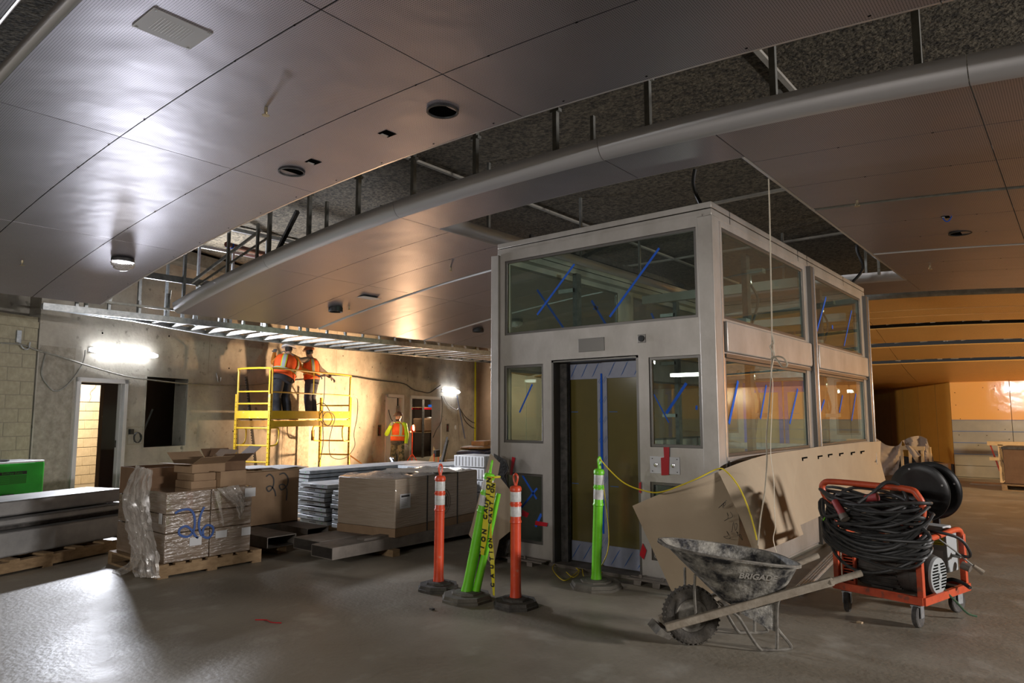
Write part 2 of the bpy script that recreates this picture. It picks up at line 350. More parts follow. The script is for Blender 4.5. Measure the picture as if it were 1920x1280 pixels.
def frame_of(origin, xa, ya):
    xa = Vector(xa).normalized(); ya = Vector(ya).normalized(); za = xa.cross(ya).normalized(); ya = za.cross(xa)
    return Matrix(((xa.x, ya.x, za.x, origin[0]), (xa.y, ya.y, za.y, origin[1]), (xa.z, ya.z, za.z, origin[2]), (0, 0, 0, 1)))
def catmull(P, k=6, closed=False):
    P = [Vector(p) for p in P]; out = []; n = len(P)
    for i in range(n if closed else n - 1):
        p0, p1, p2, p3 = (P[(i - 1) % n], P[i], P[(i + 1) % n], P[(i + 2) % n]) if closed else (P[max(i - 1, 0)], P[i], P[i + 1], P[min(i + 2, n - 1)])
        for j in range(k):
            t = j / k
            out.append(.5 * ((2 * p1) + (p2 - p0) * t + (2 * p0 - 5 * p1 + 4 * p2 - p3) * t * t + (3 * p1 - p0 - 3 * p2 + p3) * t ** 3))
    if not closed: out.append(P[-1])
    return out
def rzm(a, loc=(0, 0, 0)): return Matrix.Translation(Vector(loc)) @ Matrix.Rotation(a, 4, 'Z')
WROT = WA          # rotation that turns local x -> WN, local y -> WS
def wm(s, w, z=0.0): return Matrix.Translation(wp(s, w, z)) @ Matrix.Rotation(WA, 4, 'Z')   # local x = into the room, y = along the wall
# ================================================================== SETTING
def struct(o): o['kind'] = 'structure'; return o
floor = struct(MB().box(-24, 10.2, -9.2, 32, -.2, 0).build('floor', m_floor))
deck = MB().box(-24, 10.2, -9.2, 32, 4.66, 4.9).build('ceiling', m_deck); struct(deck)
# formed joints of the sprayed deck
g = MB()
for y in (9.6, 12.6): g.box(-16, 5, y, y + .06, 4.625, 4.66)
for x in (-6.2, -2.0): g.box(x, x + .05, 4.7, 16, 4.63, 4.66)
g.build('deck_joint', m_conc, deck)
struct(MB().box(10, 10.2, -9, 32, 0, 4.7).build('wall_right', m_conc))
struct(MB().box(-20, 10, -9.2, -9, 0, 4.7).build('wall_front', m_conc))

# ---- left concrete wall (local frame: x into the room, y along the wall)
def wobj(mb, name, m, parent=None):
    o = mb.build(name, m, parent)
    if parent is None: o.matrix_world = wm(0, 0)
    return o
DOOR = (-.17, .70, 0, 2.09); WIN = (1.15, 2.11, .96, 2.22); BOXH = (.81, 1.13, 1.02, 1.33)
D2 = (9.76, 10.72, 0, 2.09); D3 = (11.28, 13.45, 0, 2.09); HT = .30
DOORB = (DOOR[0], 1.08, 0, 2.09)
wall_left = struct(wobj(MB().holes('x', -.30, -.10, -.88, 16.6, 0, 4.66, [DOORB, WIN, D2, D3]).holes('x', -.10, 0, -.88, 16.6, 0, 4.66, [DOOR, WIN, D2, D3, (6.10, 6.24, .9, 1.18), (9.28, 9.5, .93, 1.27), (13.98, 14.2, .95, 1.25)]), 'wall_left', m_conc))
# chipped band between block wall and door, chipped area under the slab edge
c = MB()
rr = random.Random(3)
P = [[Vector((.004 + rr.random() * .018, -.86 + .60 * i / 14, .05 + (2.55) * j / 40)) for j in range(41)] for i in range(15)]
for row in P:
    row[0].x = row[-1].x = 0
for p in P[0] + P[-1]: p.x = .0
c.grid(P); o = c.build('chipped_patch', m_concr, wall_left); 
c = MB(); P = [[Vector((.003 + rr.random() * .008, 5.0 + 1.0 * i / 12, .05 + 3.3 * j / 30)) for j in range(31)] for i in range(13)]
c.grid(P); c.build('chipped_patch', m_concr, wall_left)
for (s, z) in [(.2, 2.9), (1.6, 3.0), (3.2, 2.5), (3.4, 1.2), (7.2, 2.6), (7.8, 1.6), (8.9, 2.9), (8.3, 1.2), (10.9, 3.0), (12.5, 2.8), (2.6, .6), (7.4, 3.1), (10.4, 2.7)]:
    c = MB(); c.cur = 0; c.lathe([(.018, .0), (.016, .002)], n=8, M=Matrix.Rotation(math.pi / 2, 4, 'Y').to_3x3()); o = c.build('tie_hole', m_dark, wall_left); o.location = (.002, s, z)
# pour joints as shallow recess strips
for s in (2.62, 7.1, 11.0):
    MB().box(-.001, .003, s, s + .012, 2.35, 4.6).build('pour_joint', m_mortar, wall_left)
# electrical knock-out boxes
for (s0, s1, z0, z1) in [(6.10, 6.24, .9, 1.18), (9.28, 9.5, .93, 1.27), (13.98, 14.2, .95, 1.25)]:
    MB().holes('x', -.10, -.012, s0, s1, z0, z1, [(s0 + .02, s1 - .02, z0 + .02, z1 - .02)]).build('junction_box', m_galvd, wall_left)
    MB().box(-.12, -.10, s0, s1, z0, z1).build('box_back', m_dark, wall_left)
    MB().tube(catmull([(-.05, s0 + .03, z1 - .05), (-.01, (s0 + s1) / 2, (z0 + z1) / 2 + .05), (.02, s0 + .06, (z0 + z1) / 2 - .04), (-.04, s1 - .04, z0 + .05)]), .006, n=5).build('loose_wire', m_redtape, wall_left)
c = MB(); c.lathe([(.085, 0), (.07, .02), (.06, .02)], n=16, M=Matrix.Rotation(math.pi / 2, 4, 'Y').to_3x3()); o = c.build('knockout_ring', m_label, wall_left); o.location = (0, 14.75, 1.1)
# niche with coiled wire beside the door
MB().box(-.16, -.14, .80, 1.14, 1.01, 1.34).build('niche_back', m_mortar, wall_left)
wallcut = MB().holes('x', -.14, 0.002, BOXH[0], BOXH[1], BOXH[2], BOXH[3], [(BOXH[0] + .012, BOXH[1] - .012, BOXH[2] + .012, BOXH[3] - .012)])
wallcut.cur = 0; wallcut.box(-.139, -.132, BOXH[0], BOXH[1], BOXH[2], BOXH[3]); wallcut.build('niche_box', m_mortar, wall_left)
pts = [(.02 + .0 * i, .99 + .075 * math.cos(i * .5), 1.14 + .09 * math.sin(i * .5)) for i in range(40)]
MB().tube([(p[0] + .001 * i, p[1], p[2]) for i, p in enumerate(pts)], .007, n=5).build('wire_coil', m_hose, wall_left)
MB().box(.0, .05, .83, .90, 1.20, 1.29).build('wire_plug', m_black, wall_left)
# recess wall above the block wall and the block wall itself (each block a piece)
wall_cmu = struct(wobj(MB().box(-.30, -.006, -14, -.90, 0, 2.94), 'wall_left_block', m_mortar))
upper = struct(wobj(MB().box(-.55, -.25, -14, -.88, 2.94, 4.66), 'wall_left_upper', m_conc))
for s in (-1.5, -1.95, -2.6): MB().box(-.26, -.23, s, s + .02, 2.94, 3.6).build('form_joint', m_mortar, upper)
MB().box(-.60, -.02, -3.4, -.90, 2.94, 3.02).build('ledge', m_cmu, upper)
bm_ = MB().box(-.03, .0, 0, .396, 0, .193); b0 = bm_.build('concrete_block', m_cmu, wall_cmu, bevel=.004, seg=1)
first = True
for r_ in range(14):
    for k in range(6):
        s = -.905 - .406 * (k + 1) + (.203 if r_ % 2 else 0)
        wd = 1.0
        if r_ % 2 and k == 0: s = -.905 - .203; wd = .5
        o = b0 if first else b0.copy()
        if not first: COL.objects.link(o)
        first = False; o.location = (.0, s, .006 + r_ * .2032); o.scale = (1, wd, 1)
MB().box(-.29, .012, -3.3, -.905, 2.845, 2.94).build('cap_course', m_cmu, wall_cmu)
MB().box(-.05, .0, -14, -3.35, 0, 2.85).build('wall_face', m_cmu, wall_cmu)
# ---- door 1: primed frame, leaf ajar and the lit room behind
d1 = struct(empty('door_1')); d1.matrix_world = wm(0, 0)
a0, a1 = DOOR[0], DOOR[1]
fr = MB(); fr.box(-.13, .03, a0 - .05, a0 + .02, 0, 2.14); fr.box(-.13, .03, a1 - .02, a1 + .05, 0, 2.14); fr.box(-.13, .03, a0 - .05, a1 + .05, 2.07, 2.14)
fr.box(-.08, -.04, a0 + .02, a0 + .035, 0, 2.07); fr.box(-.08, -.04, a1 - .035, a1 - .02, 0, 2.07); fr.build('door_frame', m_jamb, d1)
MB().box(-.11, -.085, a1 - .036, a1 - .0205, .98, 1.10).build('strike_plate', m_blk2, d1)
room = struct(empty('wall_back_room')); room.matrix_world = wm(0, 0)
MB().box(-4.0, -.3, -3.4, 6.2, 2.9, 3.0).build('room_ceiling', m_white, room)
MB().box(-4.1, -4.0, -3.4, 6.2, 0, 2.9).build('room_wall', m_mortar, room)
MB().box(-4.0, -.3, -3.5, -3.4, 0, 2.9).build('room_wall', m_cmul, room)
MB().holes('x', -1.75, -1.65, -3.4, 4.2, 0, 2.9, [(.8, 1.70, -.1, 2.11)]).build('partition', m_darkroom, room)
MB().box(-1.64, -1.62, 2.02, 2.10, 1.18, 1.32).build('light_switch', m_label, room)
MB().box(-4.1, -.3, 6.2, 6.3, 0, 3.0).build('partition', m_darkroom, room)
MB().box(-1.75, -.3, 3.9, 4.0, 0, 2.9).build('partition', m_darkroom, room)
b1 = MB().box(-.03, .0, 0, .396, 0, .193).build('concrete_block', m_cmul, room, bevel=.004, seg=1)
first = True
for r_ in range(9):
    for k in range(9):
        s = 1.6 + .406 * k + (.203 if r_ % 2 else 0)
        o = b1 if first else b1.copy()
        if not first: COL.objects.link(o)
        first = False; o.location = (-3.97, s, .006 + r_ * .2032)
MB().box(-4.0, -3.965, 1.4, 6.2, 1.84, 2.9).build('plaster_band', m_white, room)
MB().tube(catmull([(-3.9, 3.35, 2.4), (-3.9, 3.38, 2.2), (-3.9, 3.25, 2.05), (-3.9, 3.28, 1.95), (-3.9, 3.24, 1.85)]), .006, n=5).build('dangling_wire', m_rustst, room)
# ---- window opening 1
w1 = struct(empty('window_1')); w1.matrix_world = wm(0, 0)
t = .018
MB().holes('x', -.31, .012, WIN[0] - t, WIN[1] + t, WIN[2] - t, WIN[3] + t, [WIN]).build('concrete_reveal', m_conc, w1)
MB().beam((-.9, 1.75, .7), (-.7, 1.98, 1.65), .03, .03).build('leaning_bar', m_blk2, w1)
# ---- far doors
d2 = struct(empty('door_2')); d2.matrix_world = wm(0, 0); a0, a1 = D2[0], D2[1]
fr = MB(); fr.box(-.32, .03, a0 - .07, a0 + .03, 0, 2.16); fr.box(-.32, .03, a1 - .03, a1 + .07, 0, 2.16); fr.box(-.32, .03, a0 - .07, a1 + .07, 2.07, 2.16); fr.build('door_frame', m_jamb, d2)
MB().box(-.12, -.07, a0 + .03, a1 - .2, .01, 2.06).build('door_leaf', m_jamb, d2)
MB().box(-.10, -.06, a1 - .2, a1 - .16, .01, 2.06).build('door_edge', m_dark, d2)
MB().box(-.06, -.03, a1 - .26, a1 - .12, 1.62, 1.82).build('door_closer', m_galvd, d2)
MB().tube(catmull([(.02, 9.85, 1.7), (.04, 9.95, 1.45), (.05, 10.2, 1.28), (.06, 10.5, 1.2)]), .012, n=5).build('cable', m_black, d2)
d3 = struct(empty('door_3')); d3.matrix_world = wm(0, 0); a0, a1 = D3[0], D3[1]
fr = MB(); fr.box(-.32, .03, a0 - .07, a0 + .02, 0, 2.16); fr.box(-.32, .03, a1 - .02, a1 + .07, 0, 2.16); fr.box(-.32, .03, a0 - .07, a1 + .07, 2.07, 2.16); fr.build('door_frame', m_jamb, d3)
rm2 = struct(empty('wall_store_room')); rm2.matrix_world = wm(0, 0)
MB().box(-4.2, -4.1, 9.2, 19.5, 0, 3).build('room_wall', m_darkroom, rm2)
MB().box(-4.1, -.3, 9.1, 9.2, 0, 3).build('room_wall', m_darkroom, rm2)
MB().box(-4.1, -.3, 19.5, 19.6, 0, 3).build('room_wall', m_darkroom, rm2)
MB().box(-4.1, -.3, 9.2, 19.5, 2.9, 3).build('room_ceiling', m_darkroom, rm2)
rk = empty('storage_rack', wp(15.6, -1.5, 0), WA, 'storage rack with a red beam inside the far double doorway', 'rack')
for y in (-.95, .75):
    for x in (-.25, .25): MB().box(x - .03, x + .03, y - .03, y + .03, 0, 2.3).build('upright', m_blk2, rk)
MB().box(.2, .28, -.95, .75, 1.75, 1.82).build('red_beam', m_redtape, rk); MB().box(-.28, -.2, -.95, .75, 1.75, 1.82).build('red_beam', m_redtape, rk)
for k in range(7): MB().box(-.28, .28, -.95 + k * .245, -.74 + k * .245, 1.82, 1.84).build('shelf_slat', m_wood_raw, rk)
for k in range(7): MB().box(-.28, .28, -.95 + k * .245, -.74 + k * .245, .9, .92).build('shelf_slat', m_wood_raw, rk)
pk = empty('wrapped_bundle', wp(15.6, -1.5, .93), WA, 'plastic wrapped bundle on the shelf inside the double doorway', 'bundle')
MB().box(-.24, .24, -.85, .68, 0, .50).build('bundle_body', m_cardd, pk, bevel=.05)
MB().box(-.25, .25, -.3, .69, .49, .54).build('white_sheet', m_white, pk, bevel=.02)
pb = MB().box(-.2, .2, -.25, .25, 0, .1).build('blue_box', m_bluetape, None, bevel=.01); pb.matrix_world = wm(16.0, -1.4, 1.845); tag(pb, 'flat blue box on the top shelf of the storage rack', 'box')
# brown plywood wall closing the hall behind the lift
wb = struct(MB().box(-18.4, -6.2, 20.0, 20.2, 0, 4.66).build('wall_back', m_ply))
for k in range(10): MB().box(-18.2 + k * 1.22, -18.19 + k * 1.22, 19.99, 20.0, 0, 4.6).build('panel_joint', m_mortar, wb)
yl = MB().box(-.02, .02, 16.50, 16.60, .4, 4.1).build('trim_1', m_cautape); yl.matrix_world = wm(0, .03); struct(yl)

# ---- far hall: film covered orange / grey wall and the dark orange side wall
ZB = 2.36
wo = struct(MB().box(-2.6, 9.9, 20.5, 20.7, 0, ZB + .3).build('wall_back_hall', m_mortar))
pan = [(-2.6, -1.38), (-1.37, -.15), (-.14, 1.08), (1.09, 2.3), (2.31, 3.6), (3.61, 5.0), (5.01, 7.4), (7.41, 9.9)]
for (x0, x1) in pan:
    MB().box(x0, x1, 20.465, 20.5, 1.42, ZB).build('orange_panel', m_orgloss, wo, bevel=.003, seg=1)
    for k in range(5):
        z0 = .03 + k * .278
        MB().box(x0, x1, 20.47, 20.5, z0, z0 + .270).build('grey_panel', m_greyfilm, wo, bevel=.003, seg=1)
for k in (2, 3, 4, 5):
    MB().box(-2.6, 9.9, 20.466, 20.471, .024 + k * .278, .034 + k * .278).build('blue_seam_tape', m_ink, wo)
rr = random.Random(5)
for k in range(26):
    c = MB().box(-.008, .008, -.003, 0, -.008, .008).build('screw_head', m_dark, wo); c.location = (rr.uniform(-2.5, .4), 20.463, rr.uniform(.7, 2.3))
a28 = R(28); c = MB().box(0, 14, -.15, 0, 0, ZB + .3); ws_ = struct(c.build('wall_hall_side', m_orwall)); ws_.matrix_world = Matrix.Translation((-2.62, 20.55, 0)) @ Matrix.Rotation(math.pi / 2 + a28, 4, 'Z')
for k in range(9): MB().box(.9 + k * 1.22, .906 + k * 1.22, 0, .003, .3, ZB).build('panel_joint', m_wood_raw, ws_)
MB().box(0, 14, 0, .02, 0, .32).build('dark_base', m_blk2, ws_)

# ================================================================== PANEL CEILING
def zf(x): return 3.635 - (x + 3.8) ** 2 / 72
def zc(x, y):
    z = zf(x)
    if y > 13.6:
        t = min(1, (y - 13.6) / 6.3); t = t * t * (3 - 2 * t) * .5 + t * .5
        z = z * (1 - t) + ZB * t
    return z
ceil = struct(empty('ceiling_panels'))
XJ = [-10.36, -7.93, -5.45, -2.94, -.40, 2.1, 4.6]
OP = (-5.45, -1.98, 5.36, 11.95)
def slab(x0, x1, y0, y1, m, name='ceiling_panel'):
    nx = max(2, int((x1 - x0) / .3)); ny = 1 if y0 < 13 else 4; t = .022; gp = .004
    P = [[Vector((x0 + gp + (x1 - x0 - 2 * gp) * i / nx, y0 + gp + (y1 - y0 - 2 * gp) * j / ny, 0)) for j in range(ny + 1)] for i in range(nx + 1)]
    for r_ in P:
        for p in r_: p.z = zc(p.x, p.y)
    return MB().grid(P, thick=t, nrm=(0, 0, 1)).build(name, m, ceil)
def lip(x0, x1, y, sgn, m, rad=.12, dep=.10, name='edge_trim'):
    """rolled edge: from the flat panel edge at y, curling up towards y+sgn*dep"""
    nx = max(2, int((x1 - x0) / .3)); P = []
    for i in range(nx + 1):
        x = x0 + .003 + (x1 - x0 - .006) * i / nx; row = []
        for k in range(9):
            t = k / 8 * math.pi / 2; row.append(Vector((x, y + sgn * dep * math.sin(t), zc(x, y) + rad * (1 - math.cos(t)))))
        P.append(row)
    return MB().grid(P, thick=.006).build(name, m, ceil)
def lipy(y0, y1, x, sgn, m, rad=.12, dep=.09, name='opening_trim'):
    P = []
    for i in range(8):
        y = y0 + (y1 - y0) * i / 7; row = []
        for k in range(9):
            t = k / 8 * math.pi / 2; row.append(Vector((x + sgn * dep * math.sin(t), y, zc(x, y) + rad * (1 - math.cos(t)))))
        P.append(row)
    return MB().grid(P, thick=.006).build(name, m, ceil)
rows = [(-3.6, -1.3), (-1.3, .98), (1.19, 2.01), (2.01, 2.90), (2.90, 3.70), (4.78, 5.52), (5.52, 6.36), (6.36, 7.18), (7.25, 8.09), (8.09, 8.93), (8.93, 9.70), (9.77, 10.6), (10.6, 11.45), (11.45, 13.22)]
for (y0, y1) in rows:
    for i in range(len(XJ) - 1):
        x0, x1 = XJ[i], XJ[i + 1]
        if y0 < 1 and x0 > 2: continue
        inside_y = y1 > OP[2] + .02 and y0 < OP[3] - .02
        if inside_y and x1 > OP[0] + .01 and x0 < OP[1] - .01:
            segs = []
            if x0 < OP[0] - .01: segs.append((x0, OP[0]))
            if x1 > OP[1] + .01: segs.append((OP[1], x1))
            for s_ in segs: slab(s_[0], s_[1], y0, y1, m_perf)
            a, b = max(x0, OP[0]), min(x1, OP[1])
            if y0 < OP[2]: slab(a, b, y0, OP[2], m_perf)
            if y1 > OP[3]: slab(a, b, OP[3], y1, m_perf)
        else: slab(x0, x1, y0, y1, m_perf)
for i in range(len(XJ) - 1):
    x0, x1 = XJ[i], XJ[i + 1]
    if x0 < 2: lip(x0, x1, .98, 1, m_lip, .05, .03)
    lip(x0, x1, 1.19, -1, m_lip, .05, .04); lip(x0, x1, 3.70, 1, m_lip, .12, .09); lip(x0, x1, 4.78, -1, m_lip, .15, .10)
    lip(x0, x1, 13.22, 1, m_lip, .05, .04)
    for y in (7.25, 9.77):
        if x1 <= OP[0] + .1 or x0 > -3: lip(max(x0, OP[1]) if x0 > -3 else x0, x1, y, -1, m_galvd if (x0 > -3 and y < 8) else m_white, .03, .02, 'slot_trim')  # white lip colour stands for its highlight; darker on the near right
lipy(OP[2], OP[3], OP[0], 1, m_lip, .14, .12); lipy(OP[2], OP[3], OP[1], -1, m_lip, .05, .06)
lip(OP[0], OP[1], OP[3], -1, m_lip, .14, .10, 'opening_trim'); lip(OP[0], OP[1], OP[2], 1, m_lip, .04, .03, 'opening_trim')
# dark backing sheet over the far slot, then the orange rows beyond
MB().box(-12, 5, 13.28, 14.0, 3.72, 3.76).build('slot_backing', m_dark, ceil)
orows = [(13.75, 14.55), (14.58, 14.95), (14.97, 15.36), (15.62, 16.48), (16.78, 17.66), (17.95, 20.5)]
XO = [-12, -9, -6.0, -3.2, -.4, 2.1, 4.6, 9.8]
for (y0, y1) in orows:
    for i in range(len(XO) - 1):
        slab(XO[i], XO[i + 1], y0, y1, m_orperf)
for i in range(len(XO) - 1):
    lip(XO[i], XO[i + 1], 13.75, -1, m_galvd, .10, .08)
    for y in (15.62, 16.78, 17.95): lip(XO[i], XO[i + 1], y, -1, m_orlip, .02, .02)
rr = random.Random(21)
for y in (15.5, 16.64, 17.82):
    for k in range(16):
        x = -3.4 + k * .42 + rr.uniform(-.15, .15); z = zc(x, y) + .05
        MB().beam((x, y, z), (x + rr.uniform(.08, .22), y + .03, z + rr.uniform(-.01, .03)), .03, .03).build('slot_glint', m_edge, ceil)  # bright bits added as glints inside the dark slots
for i in range(3): # low ceiling beyond the film covered wall
    slab(XO[i], XO[i + 1], 20.5, 30, m_orperf)
slab(-3.2, -.4, 20.5, 30, m_orperf)
# panel screws along the joints near the camera
scr = MB().box(-.007, .007, -.003, .003, -.001, .002).build('joint_clip', m_dark, ceil); k0 = True
for yj in (2.01, 2.90, 3.66, 5.52, 6.36, 8.09, 8.93, 10.6, 11.45):
    for k in range(26):
        x = -10.0 + k * .62
        if OP[0] - .05 < x < OP[1] + .05 and yj > 5: continue
        o = scr if k0 else scr.copy()
        if not k0: COL.objects.link(o)
        k0 = False; o.location = (x, yj, zc(x, yj) - .002)

# ---- stud ladder soffit along the left wall and framing up to the deck
sof = struct(empty('trim_2')); X0 = -10.62; X1 = -11.9
y = 3.15
lad = MB(); lad.beam((X0, 3.1, 2.97), (X0, 19, 2.97), .04, .09).build('stud_track', m_galv, sof)
XI = [(3.1, -10.66), (4.4, -11.0), (5.0, -11.35), (6.1, -11.93), (8.7, -12.3), (19, -12.3)]
def xin(y):
    for (a, xa), (b, xb) in zip(XI, XI[1:]):
        if a <= y <= b: return xa + (xb - xa) * (y - a) / (b - a)
    return XI[-1][1]
for (a, xa), (b, xb) in zip(XI, XI[1:]): MB().beam((xa, a, 2.97), (xb, b + .02, 2.97), .04, .07).build('stud_track', m_galv, sof)
MB().beam((X0 + .15, 3.4, 3.10), (X0 + .15, 13, 3.10), .03, .03).build('edge_angle', m_galvd, sof)
k = 0; yy = 3.5
while yy < 15:
    xw = xin(yy) if yy > 4.5 else X0 - .2
    MB().beam((X0, yy, 2.985), (xw, yy, 2.985), .035, .06).build('cross_stud', m_galvd, sof)
    if k % 1 == 0:
        top = 3.34 if (yy > 4.9) else (3.24)
        MB().beam((X0, yy, 2.99), (X0, yy, 3.36 if 4.6 < yy else 3.2), .035, .045).build('short_stud', m_galv, sof)
    if k % 2 and yy < 13: MB().beam((X0 - .02, yy, 3.05), (X0 - .5, yy + .25, 3.5), .03, .03).build('diagonal_brace', m_galvd, sof)
    yy += .41; k += 1
for yq in (3.65, 4.35, 5.0, 5.7, 6.4, 7.1): MB().beam((X0 - .1, yq, 3.0), (X0 - .1, yq, 4.62), .04, .05).build('tall_stud', m_galv, sof)
MB().beam((X0 - .12, 3.2, 3.62), (X0 - .12, 7.2, 3.62), .02, .10).build('bridging_track', m_galv, sof)
MB().beam((X0 - .12, 3.2, 4.60), (X0 - .12, 9, 4.60), .05, .06).build('stud_track', m_galv, sof)
MB().beam((-11.3, 4.95, 4.35), (-11.3, 7.5, 4.35), .03, .05).build('bridging_track', m_galv, sof)
for yq in (5.0, 5.5, 6.1, 6.7): MB().beam((-11.3, yq, 3.0), (-11.3, yq, 4.35), .035, .045).build('tall_stud', m_galv, sof)
MB().beam((-10.5, 5.0, 3.55), (-9.4, 5.5, 4.3), .03, .04).build('diagonal_brace', m_galv, sof)
MB().beam((-10.42, 5.05, 3.5), (-9.35, 5.6, 4.2), .025, .03).build('diagonal_brace', m_galvd, sof)
c = MB().box(-.02, .35, .2, 6, 4.36, 4.6).build('ledger_beam', m_galvd, wall_left)
pipe = tag(MB().tube([at(425, 458, y=5.6), at(500, 477, y=6.7), at(530, 485, y=7.2)], .045, n=12).build('sprinkler_pipe', mat('dark_red_pipe', (.16, .04, .025), rough=.5)), 'dark red pipe with a band of blue tape above the ceiling slot', 'pipe')
pp = at(431, 459.5, y=5.69); c = MB().tube([pp - Vector((0, .05, 0)), pp + Vector((0, .05, -.01))], .049, n=12).build('tape_band', m_bluetape, pipe)
# hanger struts between deck and panel edge
hn = struct(empty('trim_3'))
for (u, v) in [(505, 440), (580, 400), (672, 370), (775, 340), (892, 300), (1042, 250), (1215, 200), (1450, 150), (1720, 90)]:
    p = at(u, v, y=4.98)
    MB().beam((p.x, 4.98, zf(p.x) + .02), (p.x, 4.98, 4.66), .045, .045).build('hanger_strut', m_galvd, hn)
    MB().beam((p.x - .05, 4.98, 4.3), (p.x + .05, 4.98, 4.3), .05, .03).build('strut_clip', m_galvd, hn)
for x in (-6.2, -4.3, -3.4, -1.55): 
    MB().beam((x + .12, 5.0, zf(x) + .02), (x - .12, 5.25, 4.0), .04, .04).build('diagonal_strut', m_galvd, hn)
for x in (-9.6, -8.8, -7.2, -3.25): MB().beam((x, 5.1, zf(x) + .02), (x, 5.1, 4.2), .035, .035).build('hanger_strut', m_galvd, hn)
MB().beam((-9.3, 5.4, 3.3), (-8.0, 5.2, 4.25), .05, .05).build('diagonal_strut', m_blk2, hn)
for (x, y_) in [(-5.3, 6.3), (-5.2, 8.2), (-5.25, 10.0), (-1.9, 10.9), (-2.3, 12.0), (-3.6, 12.05), (-2.0, 11.4)]:
    MB().beam((x - .25, y_, zf(x) + .03), (x - .25, y_, 4.66), .035, .035).build('hanger_strut', m_galvd, hn)
MB().beam((-5.6, 7.2, 3.9), (-5.6, 11.8, 3.9), .04, .08).build('carrier_channel', m_blk2, hn)
MB().beam((-5.55, 8.2, 3.75), (-4.7, 8.2, 3.95), .03, .05).build('carrier_channel', m_blk2, hn)
MB().beam((-2.0, 11.7, 3.65), (-2.5, 11.9, 4.1), .03, .04).build('diagonal_strut', m_galvd, hn)
cb = tag(MB().tube(catmull([at(1303, 318, y=6.9), at(1300, 345, y=6.9), at(1310, 375, y=7.0), (-2.9, 7.1, 3.35)]), .022, n=8).build('conduit_cable', m_black), 'thick black cable dropping from the deck onto the lift enclosure', 'cable')
cb2 = tag(MB().tube(catmull([(-2.35, 11.0, 4.4), (-2.45, 11.0, 4.0), (-2.4, 11.1, 3.7), (-2.55, 11.1, 3.5)]), .022, n=8).build('conduit_cable', m_black), 'thick black cable hanging behind the far corner of the lift', 'cable')

# ---- things on the ceiling
def downlight(x, y, label, proud=.012):
    z = zc(x, y); t = empty('downlight_housing', (x, y, z), 0, label, 'downlight', 'open downlight housings in the panels')
    MB().lathe([(.10, -proud), (.112, -proud), (.112, .0), (.10, .0), (.098, .2), (.098, .0), (.10, -proud)], n=28, caps=False).build('rim', m_black, t)
    MB().lathe([(.098, .0), (.0005, .0)], (0, 0, -.001), n=28, caps=False).build('opening', m_dark, t); return t
downlight(-3.32, 3.28, 'large open downlight hole above the lift door, nearest to it')
downlight(-5.14, 3.27, 'open downlight hole left of the big one, over the stacked slabs')
downlight(-9.15, 6.70, 'black downlight housing hanging by the pale ceiling grille', .07)
downlight(-9.2, 10.14, 'small black downlight housing near the lift left post', .06)
downlight(-.935, 8.91, 'dark open downlight hole in the panels right of the lift')
def sqhole(x, y, label):
    t = empty('panel_cutout', (x, y, zc(x, y)), 0, label, 'cutout', 'square cutouts in the panels')
    MB().box(-.05, .05, -.05, .05, -.002, .0).build('opening', m_dark, t); MB().box(-.045, -.02, -.03, .03, -.006, -.002).build('metal_tab', m_galv, t); return t
sqhole(-3.93, 3.30, 'small square cutout left of the large downlight hole'); sqhole(-4.83, 3.27, 'small square cutout right of the left downlight hole')
t = sqhole(-.95, 8.10, 'small cutout with a blue wire loop right of the lift')
MB().tube(catmull([(-.04, 0, 0), (-.02, 0, -.04), (.01, 0, -.045), (.04, 0, 0)]), .005, n=5).build('blue_wire', m_bluetape, t)
def sprinkler(x, y, label):
    t = empty('fire_sprinkler', (x, y, zc(x, y)), 0, label, 'sprinkler', 'sprinkler heads below the panels')
    MB().lathe([(.004, .0), (.012, -.002), (.012, -.03), (.006, -.03), (.006, -.05), (.012, -.052), (.002, -.056)], n=10).build('stem', m_brass, t)
    MB().lathe([(.0005, -.058), (.026, -.058), (.024, -.062), (.0005, -.062)], n=12).build('deflector', m_brass, t)
    f = MB()
    for s_ in (-1, 1): f.tube([(s_ * .008, 0, -.028), (s_ * .018, 0, -.042), (s_ * .006, 0, -.058)], .003, n=5)
    f.build('yoke', m_brass, t); return t
for (x, y, l) in [(-4.22, 2.47, 'brass sprinkler head in the large panel above the crossing joints, left of centre'), (-6.54, 6.65, 'sprinkler head just left of the lift top corner'), (-1.55, 7.07, 'sprinkler head right of the lift, nearest to the camera on that side'),
                  (-1.51, 10.82, 'sprinkler head right of the lift by the far corner of the opening'), (-9.07, 2.42, 'sprinkler head at the far left edge of the picture'), (-9.0, 6.85, 'sprinkler head beside the black housing over the scaffold'), (-9.0, 10.5, 'tiny sprinkler head beside the small housing near the lift post')]:
    sprinkler(x, y, l)
def grille(x, y, sx, sy, label):
    t = empty('ceiling_grille', (x, y, zc(x, y)), 0, label, 'grille')
    MB().box(-sx, sx, -sy, sy, -.004, 0).build('face_plate', m_label, t, bevel=.003, seg=1)
    for k in range(12): MB().box(-sx * .6, sx * .6, -sy * .6 + k * sy * .1, -sy * .6 + k * sy * .1 + .003, -.0048, -.0038).build('louvre_line', m_jamb, t)
    for a in (-1, 1):
        for b in (-1, 1): MB().box(a * sx * .9 - .006, a * sx * .9 + .006, b * sy * .88 - .006, b * sy * .88 + .006, -.0055, -.004).build('screw', m_galvd, t)
    return t
grille(-3.745, 1.615, .135, .16, 'square pale ceiling grille at the top left of the picture')
grille(-8.5, 6.78, .17, .17, 'square pale ceiling grille over the scaffold')
